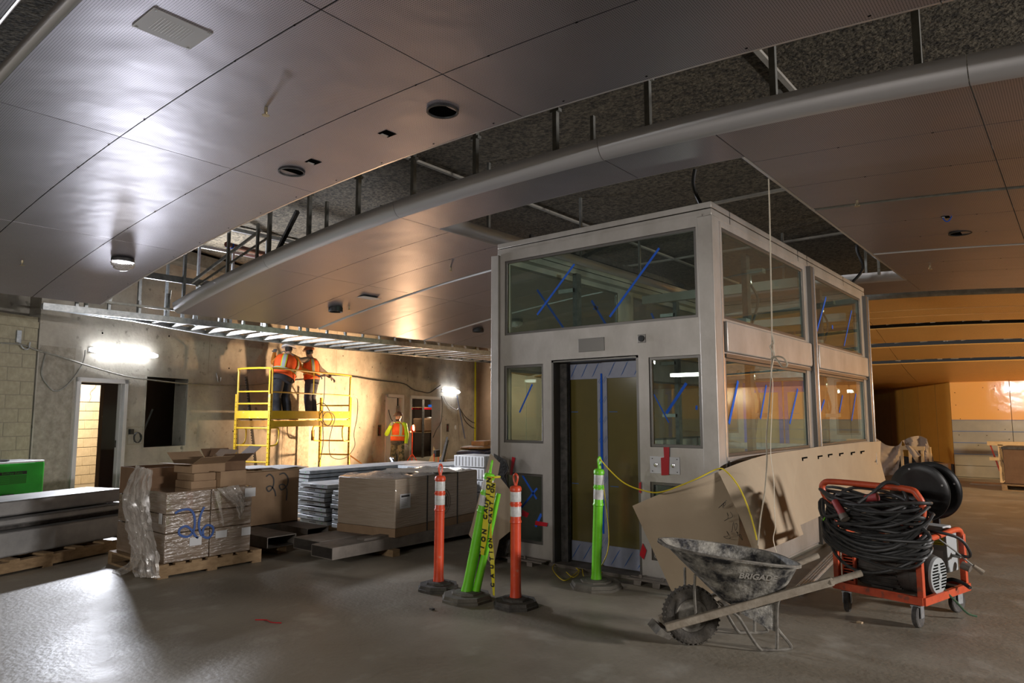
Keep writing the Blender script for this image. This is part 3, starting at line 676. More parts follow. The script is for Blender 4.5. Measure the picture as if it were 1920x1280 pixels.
def wrapped_dome(x, y, label, r=.11):
    t = empty('wrapped_dome', (x, y, zc(x, y)), 0, label, 'ceiling device', 'plastic wrapped domes under the panels')
    MB().lathe([(r, 0), (r * 1.02, -.02), (r * .98, -.035)], n=24).build('base_ring', m_black, t)
    rr = random.Random(int(x * 10)); rings = []
    for k in range(7):
        a = k / 6 * math.pi / 2; ring = []
        for j in range(24):
            q = 2 * math.pi * j / 24; rad = r * math.cos(a) * (1 + .12 * rr.uniform(-1, 1)) + .002
            ring.append(Vector((rad * math.cos(q), rad * math.sin(q), -.035 - r * .85 * math.sin(a) - .006 * rr.random())))
        rings.append(ring)
    MB().loft(rings).build('plastic_bag', m_plastic, t); return t
wrapped_dome(-8.51, 3.25, 'plastic wrapped ceiling dome above the left wall lamp', .12)
wrapped_dome(-8.35, 10.3, 'plastic wrapped ceiling dome seen through the upper lift glass', .12)
wrapped_dome(-3.6, 16.0, 'small plastic wrapped device under the orange ceiling', .10)
# ================================================================== LIFT ENCLOSURE
X0, X1, Y0, Y1, HH = -5.12, -2.50, 5.90, 11.62, 3.36
lift = tag(empty('glass_lift_enclosure', ((X0 + X1) / 2, Y0, 0)), 'large steel framed glass lift enclosure with taped panes and double doors', 'lift enclosure')
LM = Matrix.Translation(lift.location).inverted()
def L_(mb, name, m, bevel=0.0):
    mb.v = [tuple(Vector(p) - lift.location) for p in mb.v]
    return mb.build(name, m, lift, bevel=bevel)
T = .05
front = [(-4.95, -2.66, 2.41, 3.25), (-4.96, -4.42, 1.23, 2.07), (-4.95, -4.43, .19, .91), (-4.31, -3.28, -.1, 2.09), (-3.17, -2.65, 1.23, 2.07), (-3.18, -2.66, .2, .91)]
L_(MB().holes('y', Y0, Y0 + T, X0 + .10, X1 - .10, .03, HH, front), 'front_panel', m_steelw)
back = [(-4.95, -2.66, 2.41, 3.25), (-4.45, -3.10, -.1, 2.09), (-3.0, -2.66, 1.23, 2.07), (-4.95, -4.55, 1.23, 2.07)]
L_(MB().holes('y', Y1 - T, Y1, X0 + .10, X1 - .10, .03, HH, back), 'back_panel', m_steelw)
side = [(6.14, 8.56, 2.41, 3.27), (6.14, 8.56, 1.15, 2.05), (9.0, 11.31, 2.41, 3.27), (9.0, 11.31, 1.15, 2.05)]
for nm, xa, xb in (('side_panel', X1 - T, X1 - .015), ('side_panel', X0 + .015, X0 + T)):
    L_(MB().holes('x', xa, xb, Y0 + .10, Y1 - .10, .03, HH, side), nm, m_steelw)
# corner posts
for (xa, xb, ya, yb) in [(X1 - .135, X1 + .01, Y0 - .03, Y0 + .13), (X0 - .01, X0 + .10, Y0 - .03, Y0 + .13), (X1 - .12, X1 + .01, Y1 - .12, Y1 + .03), (X0 - .01, X0 + .12, Y1 - .12, Y1 + .03)]:
    L_(MB().box(xa, xb, ya, yb, .03, HH - .03), 'corner_post', m_steelw, .006)
for y in (8.60, 11.36):
    L_(MB().box(X1 - .03, X1 + .035, y + .10, y + .22, .03, 3.33), 'mullion_fin', m_frame, .004)
    L_(MB().box(X1 + .0, X1 + .042, y + .215, y + .245, .03, 3.33), 'bright_edge_strip', m_edge, .004)  # pale strip stands for the highlight line along the post edge
    L_(MB().box(X1 - .03, X1 + .02, y + .245, y + .33, .03, 3.33), 'mullion_fin', m_frame, .004)
L_(MB().box(X1 - .01, X1 + .014, Y0 + .125, Y0 + .15, .03, 3.3), 'bright_edge_strip', m_edge)
# proud spandrel plates on the side with rounded ends
for (ya, yb) in ((6.12, 8.66), (8.98, 11.5)):
    L_(MB().box(X1 - .016, X1 + .02, ya, yb, 2.10, 2.385), 'spandrel_plate', m_steelw, .012)
    L_(MB().box(X1 + .012, X1 + .024, yb - .012, yb, 2.12, 2.37), 'bright_edge_strip', m_edge)
    L_(MB().box(X1 - .03, X1 + .006, ya, yb, 2.05, 2.085), 'rail_trim', m_frame)
    L_(MB().box(X1 - .016, X1 + .01, ya, yb, .06, 1.12), 'lower_plate', m_steelw, .008)
# cornice: two stepped bands set back, continuous
cx0, cx1 = X0 + .045, X1 - .015
def ring(name, z0, z1, off, m):
    g = MB(); w = .12
    g.box(cx0 - off, cx1 + off, Y0 - off + .02, Y0 + w, z0, z1); g.box(cx0 - off, cx1 + off, Y1 - w, Y1 + off - .02, z0, z1)
    g.box(cx0 - off, cx0 + w, Y0 + w, Y1 - w, z0, z1); g.box(cx1 - w, cx1 + off, Y0 + w, Y1 - w, z0, z1); L_(g, name, m, .004)
ring('cornice_lower', 3.335, 3.405, 0, m_steelw); ring('cornice_groove', 3.405, 3.413, -.012, m_dark); ring('cornice_upper', 3.413, 3.47, .0, m_steelw)
for y in (6.35, 8.4, 8.75, 10.4): L_(MB().box(cx1 - .002, cx1 + .001, y, y + .008, 3.34, 3.468), 'joint_line', m_dark)
# front door bay
g = MB(); g.box(-4.31, -4.285, Y0, Y0 + .30, 0, 2.09); g.box(-3.305, -3.28, Y0, Y0 + .30, 0, 2.09); g.box(-4.31, -3.28, Y0, Y0 + .30, 2.075, 2.10); L_(g, 'door_reveal', m_frame)
L_(MB().box(-4.31, -4.20, Y0 + .12, Y0 + .15, .03, 2.08), 'door_strike_channel', m_blk2)
L_(MB().box(-4.4, -3.2, Y0 - .02, Y0 + .34, -.0, .03), 'sill_plate', m_rustst)
def film_marks(par, x0, x1, z0, z1, n, y, rs):
    rr = random.Random(rs); g = MB()
    for k in range(n):
        x = rr.uniform(x0, x1 - .04); z = z0 + (z1 - z0) * (k + .3) / n
        for q in (0, .012): g.beam((x + q, y, z - q), (x + q + .035, y, z - q + .06), .0025, .0025)
    g.build('film_print', m_ink, par)
def leaf(x0, x1, y, gl, seed, m_f=None):
    dl = empty('door_leaf', (0, 0, 0), parent=lift); dl.location = Vector((x0, y, 0)) - Vector(lift.location); w = x1 - x0
    MB().holes('y', 0, .035, 0, w, .04, 2.075, [(.06, w - .06, .24, 1.90)]).build('leaf_frame', m_f or m_film, dl, bevel=.002, seg=1)
    MB().box(.06, w - .06, .010, .018, .24, 1.90).build('amber_pane', gl, dl)
    film_marks(dl, .005, .055, .2, 2.0, 9, -.001, seed); film_marks(dl, w - .055, w, .2, 2.0, 9, -.001, seed + 1)
    g = MB(); rr = random.Random(seed + 5)
    for k in range(3):
        x = .08 + k * (w - .2) / 2
        for q in (0, .014): g.beam((x + q, -.001, .06 + q), (x + q + .09, -.001, .20 + q), .0025, .003); g.beam((x + q, -.001, 1.92 + q), (x + q + .07, -.001, 2.05 + q), .0025, .003)
    g.build('film_print', m_ink, dl)
    g = MB()
    for z in (.82, 1.56): g.beam((.08, .0085, z), (w * .35, .0085, z), .002, .006)
    g.build('pane_mark', m_ink, dl); return dl
leaf(-4.285, -3.815, Y0 + .20, m_doorglass, 11); leaf(-3.80, -3.305, Y0 + .17, m_doorglass, 21)
g = MB(); P = [[Vector((-3.812 - .012 * math.sin(t * 3.1), Y0 + .165 + .0 * t, .35 + 1.6 * t)), Vector((-3.792 + .002 * math.sin(t * 9), Y0 + .163, .35 + 1.6 * t))] for t in [i / 12 for i in range(13)]]
L_(g.grid(P, thick=.002), 'blue_seam_tape', m_bluetape)
# back doors with blue masking tape
m_amber2 = mat('tan_masked_pane', (.42, .28, .12), (.48, .33, .15), rough=.5, scale=3)
leaf(-4.43, -3.79, Y1 - .12, m_amber2, 31, m_bluetape); leaf(-3.76, -3.12, Y1 - .12, m_amber2, 41, m_bluetape)
for xx in (-4.37, -3.7): L_(MB().box(xx, xx + .52, Y1 - .135, Y1 - .122, .98, 1.08), 'mask_tape', m_bluetape)
L_(MB().box(-4.6, -2.9, Y1 - .3, Y1 - .08, 2.12, 2.36), 'door_operator', m_galv); 
for k in range(5): L_(MB().lathe([(.035, 0), (.035, .02), (.02, .025)], (-4.4 + .3 * k, Y1 - .32, 2.24), 12, M=Matrix.Rotation(math.pi / 2, 4, 'X').to_3x3()), 'operator_pulley', m_galvd)
# frames and panes
def fpane(x0, x1, z0, z1, y=Y0, d=.03):
    L_(MB().holes('y', y + .012, y + .012 + d, x0, x1, z0, z1, [(x0 + .028, x1 - .028, z0 + .028, z1 - .028)]), 'window_frame', m_frame, .003)
    L_(MB().box(x0 + .02, x1 - .02, y + .030, y + .038, z0 + .02, z1 - .02), 'glass_pane', m_glass)
for h in front[:3] + front[4:]: fpane(*h)
for h in (back[0], back[2], back[3]): fpane(*h, y=Y1 - T)
def spane(y0, y1, z0, z1, x, d=.03):
    L_(MB().holes('x', x - .012 - d, x - .012, y0, y1, z0, z1, [(y0 + .03, y1 - .03, z0 + .03, z1 - .03)]), 'window_frame', m_frame, .003)
    L_(MB().box(x - .036, x - .028, y0 + .02, y1 - .02, z0 + .02, z1 - .02), 'glass_pane', m_glass)
for h in side: spane(*h, X1 - .01); spane(*h, X0 + .06)
# blue tape strips on the panes
def ftape(u0, v0, u1, v1, w=.022, y=Y0 + .028):
    a = at(u0, v0, y=y); b = at(u1, v1, y=y); L_(MB().beam(a, b, .0015, w), 'blue_tape_strip', m_bluetape) if False else None
    d = (b - a).normalized(); n = Vector((-d.z, 0, d.x)) * (w / 2)
    g = MB(); g._add([a + n, b + n, b - n, a - n], [(0, 1, 2, 3)]); g._add([p + Vector((0, .001, 0)) for p in (a + n, b + n, b - n, a - n)], [(0, 3, 2, 1)]); L_(g, 'blue_tape_strip', m_bluetape)
def stape(u0, v0, u1, v1, w=.03, x=X1 - .034):
    a = at(u0, v0, x=x); b = at(u1, v1, x=x); d = (b - a).normalized(); n = Vector((0, -d.z, d.y)) * (w / 2)
    g = MB(); g._add([a + n, b + n, b - n, a - n], [(0, 1, 2, 3)]); g._add([p - Vector((.001, 0, 0)) for p in (a + n, b + n, b - n, a - n)], [(0, 3, 2, 1)]); L_(g, 'blue_tape_strip', m_bluetape)
for t_ in [(1077, 495, 1007, 590, .024), (1236, 465, 1143, 594, .024)]: ftape(*t_[:4], t_[4])
for t_ in [(1007, 543, 1058, 617, .024), (1109, 563, 1137, 610, .024), (1113, 576, 1121, 578, .04), (1221, 587, 1227, 600, .02)]: ftape(*t_[:4], t_[4], y=Y0 + .040)
for t_ in [(998, 720, 974, 773, .02), (1287, 718, 1249, 775, .028), (1226, 739, 1254, 792, .012), (1306, 760, 1306, 768, .02)]: ftape(*t_)
for t_ in [(979, 890, 1006, 935, .022), (1007, 915, 978, 951, .022), (1015, 963, 1004, 987, .03)]: ftape(*t_)
for t_ in [(1384, 714, 1367, 794, .04), (1437, 722, 1426, 785, .03), (1496, 729, 1481, 794, .035), (1549, 557, 1532, 620, .035), (1597, 582, 1583, 648, .03), (1546, 750, 1536, 780, .035), (1580, 741, 1574, 773, .035), (1605, 738, 1597, 788, .035), (1560, 612, 1562, 614, .05)]: stape(*t_)
# red tape scraps
def rtape(pts, y=Y0 - .016):
    g = MB(); q = [at(u, v, y=y) for (u, v) in pts]; k = len(q)
    g._add(q + [p + Vector((0, .002, 0)) for p in q], [tuple(range(k)), tuple(range(2 * k - 1, k - 1, -1))] + [(i, (i + 1) % k, (i + 1) % k + k, i + k) for i in range(k)])
    L_(g, 'red_tape_scrap', m_redtape)
for q in [[(1244, 838), (1255, 838), (1254, 890), (1240, 891), (1239, 858), (1245, 857)], [(926, 840), (932, 841), (933, 855), (937, 860), (930, 862), (922, 855)], [(960, 856), (966, 858), (960, 890), (956, 890)], [(979, 955), (992, 962), (988, 970), (978, 966)], [(1004, 976), (1027, 980), (1025, 987), (1003, 984)],
          [(1198, 905), (1202, 903), (1202, 925), (1198, 922)], [(1205, 1018), (1212, 1032), (1207, 1049), (1199, 1040)]]: rtape(q)
# fittings on the front: blank plate, key switch, call plate
p0 = at(1085, 635, y=Y0); L_(MB().box(-3.965, -3.655, Y0 - .006, Y0, 2.165, 2.30), 'blank_plate', m_frame, .002)
L_(MB().box(-3.28, -3.195, Y0 - .006, Y0, 2.215, 2.295), 'key_switch_plate', m_frame, .002)
L_(MB().lathe([(.03, 0), (.03, .012), (.012, .014)], (-3.238, Y0 - .006, 2.255), 18, M=Matrix.Rotation(math.pi / 2, 4, 'X').to_3x3()), 'key_switch', m_black)
L_(MB().box(-3.175, -2.875, Y0 - .006, Y0, .99, 1.145), 'call_plate', m_jamb, .002)
for x in (-3.115, -2.94): L_(MB().lathe([(.020, 0), (.020, .006), (.008, .009)], (x, Y0 - .006, 1.068), 16, M=Matrix.Rotation(math.pi / 2, 4, 'X').to_3x3()), 'call_button', m_chrome)
for x in (-3.15, -2.90):
    for z in (1.01, 1.125): L_(MB().box(x - .004, x + .004, Y0 - .008, Y0 - .005, z - .004, z + .004), 'plate_screw', m_dark)
# base angles
for (xa, xb) in ((-5.35, -4.33), (-3.35, -2.6)):
    g = MB(); g.box(xa, xb, Y0 - .16, Y0 - .10, .035, .05); g.box(xa, xb, Y0 - .09, Y0 - .02, .045, .055)
    for k in range(4): g.box(xa + .08 + k * (xb - xa) / 4, xa + .15 + k * (xb - xa) / 4, Y0 - .18, Y0 - .02, 0, .04); g.box(xa + .1 + k * .22, xa + .12 + k * .22, Y0 - .12, Y0 - .1, .05, .08)
    L_(g, 'base_angle', m_rustst)
# inside: guide rails, brackets, hoses, cab ceiling frame
for (x, y) in [(-4.80, 7.12), (-2.78, 7.42), (-4.80, 9.85), (-2.78, 10.15)]:
    L_(MB().box(x - .03, x + .03, y - .05, y + .05, .02, 3.28), 'guide_rail', m_blk2)
    for z in (.7, 1.5, 2.3, 3.05): L_(MB().box(min(x, x + (.2 if x > -4 else -.25)), max(x, x + (.2 if x > -4 else -.25)), y - .05, y + .05, z, z + .05), 'rail_bracket', m_galvd)
for (y, s_) in [(7.42, 1), (10.15, 1)]:
    for (z0, z1, b) in [(3.0, 2.45, .18), (2.45, 1.9, .1), (1.95, 1.2, .12)]:
        L_(MB().tube(catmull([(-2.78, y + .06, z0), (-2.74, y + b + .05, (z0 + z1) / 2 + .1), (-2.76, y + b, (z0 + z1) / 2 - .1), (-2.78, y + .04, z1)]), .014, n=7), 'hydraulic_hose', m_blk2)
        L_(MB().lathe([(.02, -.05), (.026, -.04), (.026, .04), (.02, .05)], (-2.76, y + .06, z0), 10), 'hose_fitting', m_chrome)
    L_(MB().box(-2.86, -2.74, y - .14, y - .02, 2.42, 2.56), 'control_box', m_grey); L_(MB().box(-2.738, -2.735, y - .12, y - .04, 2.45, 2.52), 'yellow_label', m_cautape)
L_(MB().box(-4.84, -4.66, 8.0, 8.3, 1.35, 1.9), 'control_box', m_grey); L_(MB().box(-4.66, -4.655, 8.05, 8.2, 1.45, 1.62), 'paper_notice', m_label)
L_(MB().box(-4.6, -4.45, 6.2, 6.45, 1.2, 1.55), 'switch_box', m_jamb)
for (a, b) in [((-4.9, 9.0, 3.2), (-2.7, 9.0, 3.2)), ((-4.9, 11.2, 3.0), (-2.7, 11.2, 3.0))]: L_(MB().beam(a, b, .08, .12), 'cross_beam', m_steelw)
L_(MB().box(-4.95, -2.68, 6.3, 11.4, .02, .10), 'cab_platform', m_rustst)
L_(MB().holes('y', 10.9, 10.95, -4.6, -3.0, .1, 2.2, [(-4.5, -3.1, .2, 1.0), (-4.5, -3.1, 1.1, 2.1)]), 'cab_frame', m_galv)
L_(MB().beam((-4.7, 6.6, 1.0), (-2.8, 6.9, 1.0), .03, .03), 'temporary_bar', m_galvd)
e = MB().box(-4.1, -3.7, 8.2, 8.3, 2.02, 2.06); L_(e, 'assumed_cab_lamp', mat('assumed_cab_lamp_face', (1, 1, 1), emit=(1, .97, .9), estr=7))  # glowing lamp assumed for a white glow inside the lift

# ---- hardboard sheets
def sheet(name, P, label, cat='board', m=m_paper, th=.006, group=None):
    return tag(MB().grid(P, thick=th).build(name, m), label, cat, group)
def lerp(a, b, t): return a + (b - a) * t
# sheet leaning round the front corner
def rowpts(pts, ks): return [Vector(p) for p in pts]
top = [at(1186, 948, y=5.50), at(1240, 925, y=5.58), at(1300, 903, y=5.66), at(1345, 885, y=5.80)]
bot = [at(1262, 1113, y=5.60), at(1275, 1114, y=5.60), at(1330, 1114, y=5.60), at(1372, 1090, y=5.70)]
mid = [at(1215, 1010, y=5.52), at(1275, 1005, y=5.57), at(1340, 1000, y=5.63), at(1385, 970, y=5.76)]
P = [catmull([mid[i] * 0 + top[i], mid[i], bot[i]], 6) for i in range(4)]
P2 = [catmull([P[i][j] for i in range(4)], 5) for j in range(len(P[0]))]
sh1 = sheet('hardboard_sheet', P2, 'brown hardboard sheet sagging against the lift front, right of the doors')
g = MB(); rr = random.Random(2)
for (u, v) in [(1355, 945), (1366, 968), (1376, 988), (1384, 1005), (1362, 1003)]:
    c0 = at(u, v, y=5.60); g.tube(catmull([c0 + Vector((rr.uniform(-.04, .04), -.004, rr.uniform(-.04, .04))) for _ in range(7)], 4), .0018, n=4)
g.build('pencil_scribble', m_blacktxt, sh1)
# second sheet wrapping to the side
top = [at(1346, 884, y=5.79), at(1392, 866, x=-2.36), at(1440, 852, x=-2.38), at(1500, 843, x=-2.44)]
mid = [at(1385, 965, y=5.66), at(1418, 950, x=-2.16), at(1455, 935, x=-2.20), at(1488, 930, x=-2.30)]
bot = [at(1412, 1028, y=5.60), at(1428, 1031, x=-2.02), at(1462, 1020, x=-2.08), at(1505, 1002, x=-2.16)]
P = [catmull([top[i], mid[i], bot[i]], 6) for i in range(4)]; P2 = [catmull([P[i][j] for i in range(4)], 5) for j in range(len(P[0]))]
sh2 = sheet('hardboard_sheet', P2, 'pale hardboard sheet curling off the lift corner behind the wheelbarrow', group=None)
top = [(-2.455, 7.2, 1.135), (-2.452, 8.8, 1.16), (-2.452, 10.4, 1.15), (-2.455, 11.86, 1.135)]
bot = [(-2.30, 7.0, .42), (-2.33, 8.6, .44), (-2.38, 10.4, .50), (-2.42, 11.86, .55)]
P2 = [catmull([Vector(top[i]) for i in range(4)], 5), catmull([(Vector(top[i]) + Vector(bot[i])) / 2 - Vector((.04, 0, 0)) for i in range(4)], 5), catmull([Vector(bot[i]) for i in range(4)], 5)]
sh3 = sheet('hardboard_sheet', P2, 'long pale hardboard sheet along the lift side with a row of slots')
g = MB()
for (u, v) in [(1447, 866), (1479, 861), (1508, 858), (1537, 855), (1556, 852), (1577, 850), (1599, 848), (1617, 846)]:
    p = at(u, v, x=-2.44); g.box(p.x, p.x + .008, p.y - .09, p.y + .09, p.z - .008, p.z + .008); g.box(p.x, p.x + .008, p.y - .09, p.y - .06, p.z - .03, p.z)
g.build('staple_slot', m_dark, sh3)
# sheet leaning left of the doors with its dark backing
pl = [at(u, v, y=5.55) for (u, v) in [(919, 850), (937, 868), (933, 890), (957, 920), (956, 996), (936, 1012), (925, 1062), (903, 1036), (879, 1002), (884, 985)]]
g = MB(); k = len(pl); g._add(pl + [p + Vector((0, .006, 0)) for p in pl], [tuple(range(k)), tuple(range(2 * k - 1, k - 1, -1))] + [(i, (i + 1) % k, (i + 1) % k + k, i + k) for i in range(k)])
tag(g.build('hardboard_offcut', m_paper), 'irregular hardboard offcut leaning behind the taped bollards', 'board')
pl = [at(u, v, y=5.72) for (u, v) in [(926, 850), (948, 862), (954, 878), (946, 892), (960, 935), (962, 1000), (948, 1040), (930, 1046), (935, 960), (925, 900)]]
g = MB(); k = len(pl); g._add(pl + [p + Vector((0, .006, 0)) for p in pl], [tuple(range(k)), tuple(range(2 * k - 1, k - 1, -1))] + [(i, (i + 1) % k, (i + 1) % k + k, i + k) for i in range(k)])
tag(g.build('black_backing_sheet', m_blk2), 'black plastic sheet behind the leaning hardboard offcut', 'sheet')
# hanging rope / cord loops in front of the lift side
def cordpts(L, y=5.45): return catmull([at(u, v, y=y) for (u, v) in L], 5)
m_cord = mat('beige_flat_cord', (.42, .36, .26), (.52, .46, .36), rough=.7, scale=20)
rope = MB(); rope.tube(cordpts([(1441, 335), (1443, 400), (1445, 500), (1447, 600), (1447, 680), (1442, 760), (1437, 820), (1438, 860), (1434, 920), (1426, 970), (1421, 1022)]), .0055, n=6)
rope.tube(cordpts([(1447, 625), (1452, 660), (1446, 700), (1449, 720), (1447, 780), (1445, 830), (1446, 862), (1451, 900), (1452, 950), (1454, 985), (1450, 1010), (1456, 1035)]), .0065, n=6, flat=.4)
tag(rope.build('hanging_cord', m_cord), 'twisted beige cord hanging from the ceiling in front of the lift side panes', 'cord')
kn = MB(); kn.tube(cordpts([(1447, 628), (1451, 642), (1444, 650), (1452, 664), (1446, 672), (1458, 668), (1470, 672), (1476, 684), (1468, 688), (1460, 678), (1452, 668)], 5.44), .007, n=6); kn.build('cord_knot', m_cord, bpy.data.objects['hanging_cord'])
# ================================================================== WALL FIXTURES AND CABLES
def tube_fixture(name, s, z, ln, label, hgt=.05, rise=0):
    t = empty(name, wp(s, .03, z), WA, label, 'wall lamp', 'strip lamps on the left wall')
    MB().box(-.03, .04, -ln / 2 + .02, ln / 2 - .02, -hgt, hgt).build('housing', m_jamb, t, bevel=.015)
    n = 10; rings = []
    for k in range(13):
        y = -ln / 2 + ln * k / 12; e = math.sin(math.pi * min(1, max(0, min(k, 12 - k) / 1.2)) / 2) if k in (0, 12) or k in (1, 11) else 1
        e = .35 if k in (0, 12) else (.85 if k in (1, 11) else 1)
        rings.append([Vector((.055 + .045 * e * math.cos(2 * math.pi * j / n), y, (hgt + .018) * e * math.sin(2 * math.pi * j / n))) for j in range(n)])
    MB().loft(rings).build('diffuser', m_lit, t); return t
tube_fixture('strip_lamp', .60, 2.60, 1.36, 'long white strip lamp glowing above the open door frame', .045)
tube_fixture('strip_lamp', 14.2, 2.38, 1.45, 'short looking white strip lamp on the far wall beside the double doorway', .05)
def wcable(L, r, name, label, m=m_hose, w=.035, n=6, k=5):
    return tag(MB().tube(catmull([at(u, v, w=w) for (u, v) in L], k), r, n=n).build(name, m), label, 'cable')
wcable([(0, 643), (25, 644), (45, 647), (66, 655), (90, 662), (120, 671), (180, 690), (240, 706), (300, 714), (360, 720), (420, 722), (470, 722), (520, 716), (570, 712)], .014, 'power_cable', 'long dark power cable sagging across the wall from the block wall past the door', m_galvd)
wcable([(570, 712), (600, 706), (628, 704), (660, 706), (700, 712), (740, 716), (760, 720), (775, 730), (790, 734), (805, 736), (818, 728), (826, 722)], .017, 'power_cable', 'dark power cable running right over the two far doors')
wcable([(160, 656), (158, 672), (150, 690), (135, 712), (115, 730), (100, 732), (86, 718), (78, 702), (80, 684), (86, 662)], .010, 'lamp_lead', 'grey lamp lead hanging in a loop left of the near strip lamp', m_galvd)
wcable([(832, 742), (836, 752), (845, 762), (856, 768), (861, 762)], .016, 'lamp_lead', 'white bundled lead hanging below the far strip lamp', m_white)
wcable([(862, 765), (872, 780), (884, 790), (892, 793)], .012, 'trailing_lead', 'upper thin dark lead trailing right of the diagonal bar')
wcable([(864, 768), (872, 788), (884, 800), (893, 803)], .012, 'trailing_lead', 'lower thin dark lead trailing right of the diagonal bar')
wcable([(828, 742), (829, 760), (827, 790), (818, 806), (812, 820)], .012, 'trailing_lead', 'dark lead running down beside the double door frame')
hk = empty('cable_hook', wp(-1.19, .0, 2.62), WA, 'grey cable hook on the block wall at the left edge', 'hook')
MB().box(0, .03, -.05, .02, -.02, .16).build('hook_plate', m_galv, hk); MB().tube(catmull([(.02, .0, -.02), (.05, .04, -.1), (.05, .12, -.1), (.05, .14, .0)]), .012, n=6).build('hook_arm', m_galv, hk)
hk = empty('wall_hook', wp(2.85, .0, 2.25), WA, 'small bent metal hook on the wall left of the scaffold', 'hook')
MB().tube(catmull([(.0, 0, .13), (.03, 0, .05), (.03, .03, -.04), (.03, .09, -.03), (.03, .10, .05)]), .012, n=6).build('hook_arm', m_galv, hk)
def notched_bar(name, a, b, n, m, label, wd=.05):
    a = Vector(a); b = Vector(b); d = (b - a); g = MB(); g.beam(a, b, wd, .02, up=WN)
    o = g.build(name, m); u = d.cross(WN).normalized(); g = MB()
    for k in range(n):
        p = a + d * ((k + .5) / n); g.beam(p + u * wd * .4, p + u * wd * .95, .02, d.length / n * .5, up=d)
    q = g.build('notch_teeth', m, o); q['kind'] = 'stuff'; return tag(o, label, 'rebar')
notched_bar('notched_strip', at(462, 705, w=.12), at(480, 872, w=.25), 34, m_blk2, 'black notched form strip leaning on the wall behind the scaffold')
notched_bar('notched_strip', at(857, 741, w=.05), at(872, 822, w=.3), 26, mat('slate_blue_steel', (.10, .12, .18), rough=.5), 'slate blue notched strip leaning under the far strip lamp')

# ================================================================== SCAFFOLD
sc_ = empty('rolling_scaffold', wp(2.9, .5, 0), WA, 'yellow rolling scaffold with guard rails and a plank platform by the left wall', 'scaffold')
WD, LN, PZ = .80, 2.86, 1.56
def sb(mb, nm, m=m_yelscaf): return mb.build(nm, m, sc_)
for y in (0, LN):
    for x in (0, WD):
        sb(MB().beam((x, y, .13), (x, y, 1.95 if True else 0), .05, .05), 'frame_upright')
        sb(MB().lathe([(.02, 0), (.06, .0), (.06, .04), (.02, .04)], (x - .02, y, .065), 14, M=Matrix.Rotation(math.pi / 2, 4, 'Y').to_3x3()), 'caster_wheel', m_black)
        sb(MB().box(x - .03, x + .03, y - .03, y + .03, .06, .14), 'caster_fork', m_galv)
    for z in (.30, .62, .94, 1.28, 1.76): sb(MB().tube([(0, y, z), (WD, y, z)], .018, n=8), 'rung')
    for z in (.2, .45):
        pass
g = MB()
for y in (0, LN):
    for x in (0, WD):
        for k in range(18): g.box(x + .0252, x + .0262, y - .008, y + .008, .25 + k * .09, .266 + k * .09); g.box(x - .008, x + .008, y - .0262, y - .0252, .25 + k * .09, .266 + k * .09)
q = sb(g, 'pin_hole', m_dark); q['kind'] = 'stuff'
for x in (0, WD):
    sb(MB().beam((x, 0, 1.36), (x, LN, 1.36), .045, .12), 'side_rail'); sb(MB().box(x - .02, x + .02, .0, .10, 1.28, 1.44), 'rail_bracket'); sb(MB().box(x - .02, x + .02, LN - .10, LN, 1.28, 1.44), 'rail_bracket')
    for (y, s) in ((0, 1), (LN, -1)): sb(MB().tube(catmull([(x, y + s * .04, 1.28), (x, y + s * .27, 1.27), (x, y + s * .30, 1.12), (x, y + s * .24, .96), (x, y + s * .03, .93)], 4), .016, n=7), 'lock_hoop')
for k in range(4): sb(MB().box(.03 + k * .19, .20 + k * .19, .03, LN - .03, 1.46, 1.50), 'platform_plank', m_wood_raw)
for x in (-.0, WD): sb(MB().box(x - .018, x + .018, .0, LN, 1.46, 1.62), 'toe_board', m_yelscaf)
for y in (-.02, LN + .02): sb(MB().box(0, WD, y - .012, y + .012, 1.47, 1.62), 'toe_board', m_yelscaf)
ZT = 2.46
for (y, sgn) in ((0, 1), ):
    sb(MB().tube(catmull([(0.02, y, 1.5), (0.02, y, 2.1), (0.02, y, ZT - .06), (.06, y, ZT), (WD - .06, y, ZT), (WD - .02, y, ZT - .06), (WD - .02, y, 2.1), (WD - .02, y, 1.5)], 3), .020, n=8), 'end_guard_rail')
    sb(MB().tube([(0.02, y, 2.0), (WD - .02, y, 2.0)], .016, n=8), 'mid_rail')
sb(MB().tube(catmull([(WD + .01, .04, 1.5), (WD + .01, .04, 2.1), (WD + .01, .04, ZT - .06), (WD + .01, .12, ZT), (WD + .01, LN / 2, ZT), (WD + .01, LN - .12, ZT), (WD + .01, LN - .04, ZT - .07), (WD + .01, LN - .04, 2.1), (WD + .01, LN - .04, 1.5)], 3), .019, n=8), 'long_guard_rail')
sb(MB().tube([(WD + .01, .04, 1.99), (WD + .01, LN - .04, 1.99)], .015, n=8), 'mid_rail'); sb(MB().tube([(WD + .01, 1.40, 1.99), (WD + .01, 1.40, ZT)], .012, n=6), 'rail_spindle')
sb(MB().beam((WD, LN, .62), (WD + .55, LN + .45, .1), .03, .03), 'outrigger_brace', mat('rust_orange_paint', (.5, .22, .05), rough=.5))
wcab = tag(MB().tube(catmull([wp(4.62, 1.36, 2.44), wp(4.62, 1.36, 2.0), wp(4.58, 1.36, 1.6), wp(4.66, 1.36, 1.36), wp(4.95, 1.36, 1.30), wp(5.05, 1.36, 1.48), wp(4.85, 1.36, 1.60), wp(4.6, 1.36, 1.5), wp(4.6, 1.38, .9), wp(4.4, 1.38, .3)], 6), .009, n=5).build('scaffold_cord', m_hose), 'thin dark cord looped over the middle of the scaffold rail', 'cord')
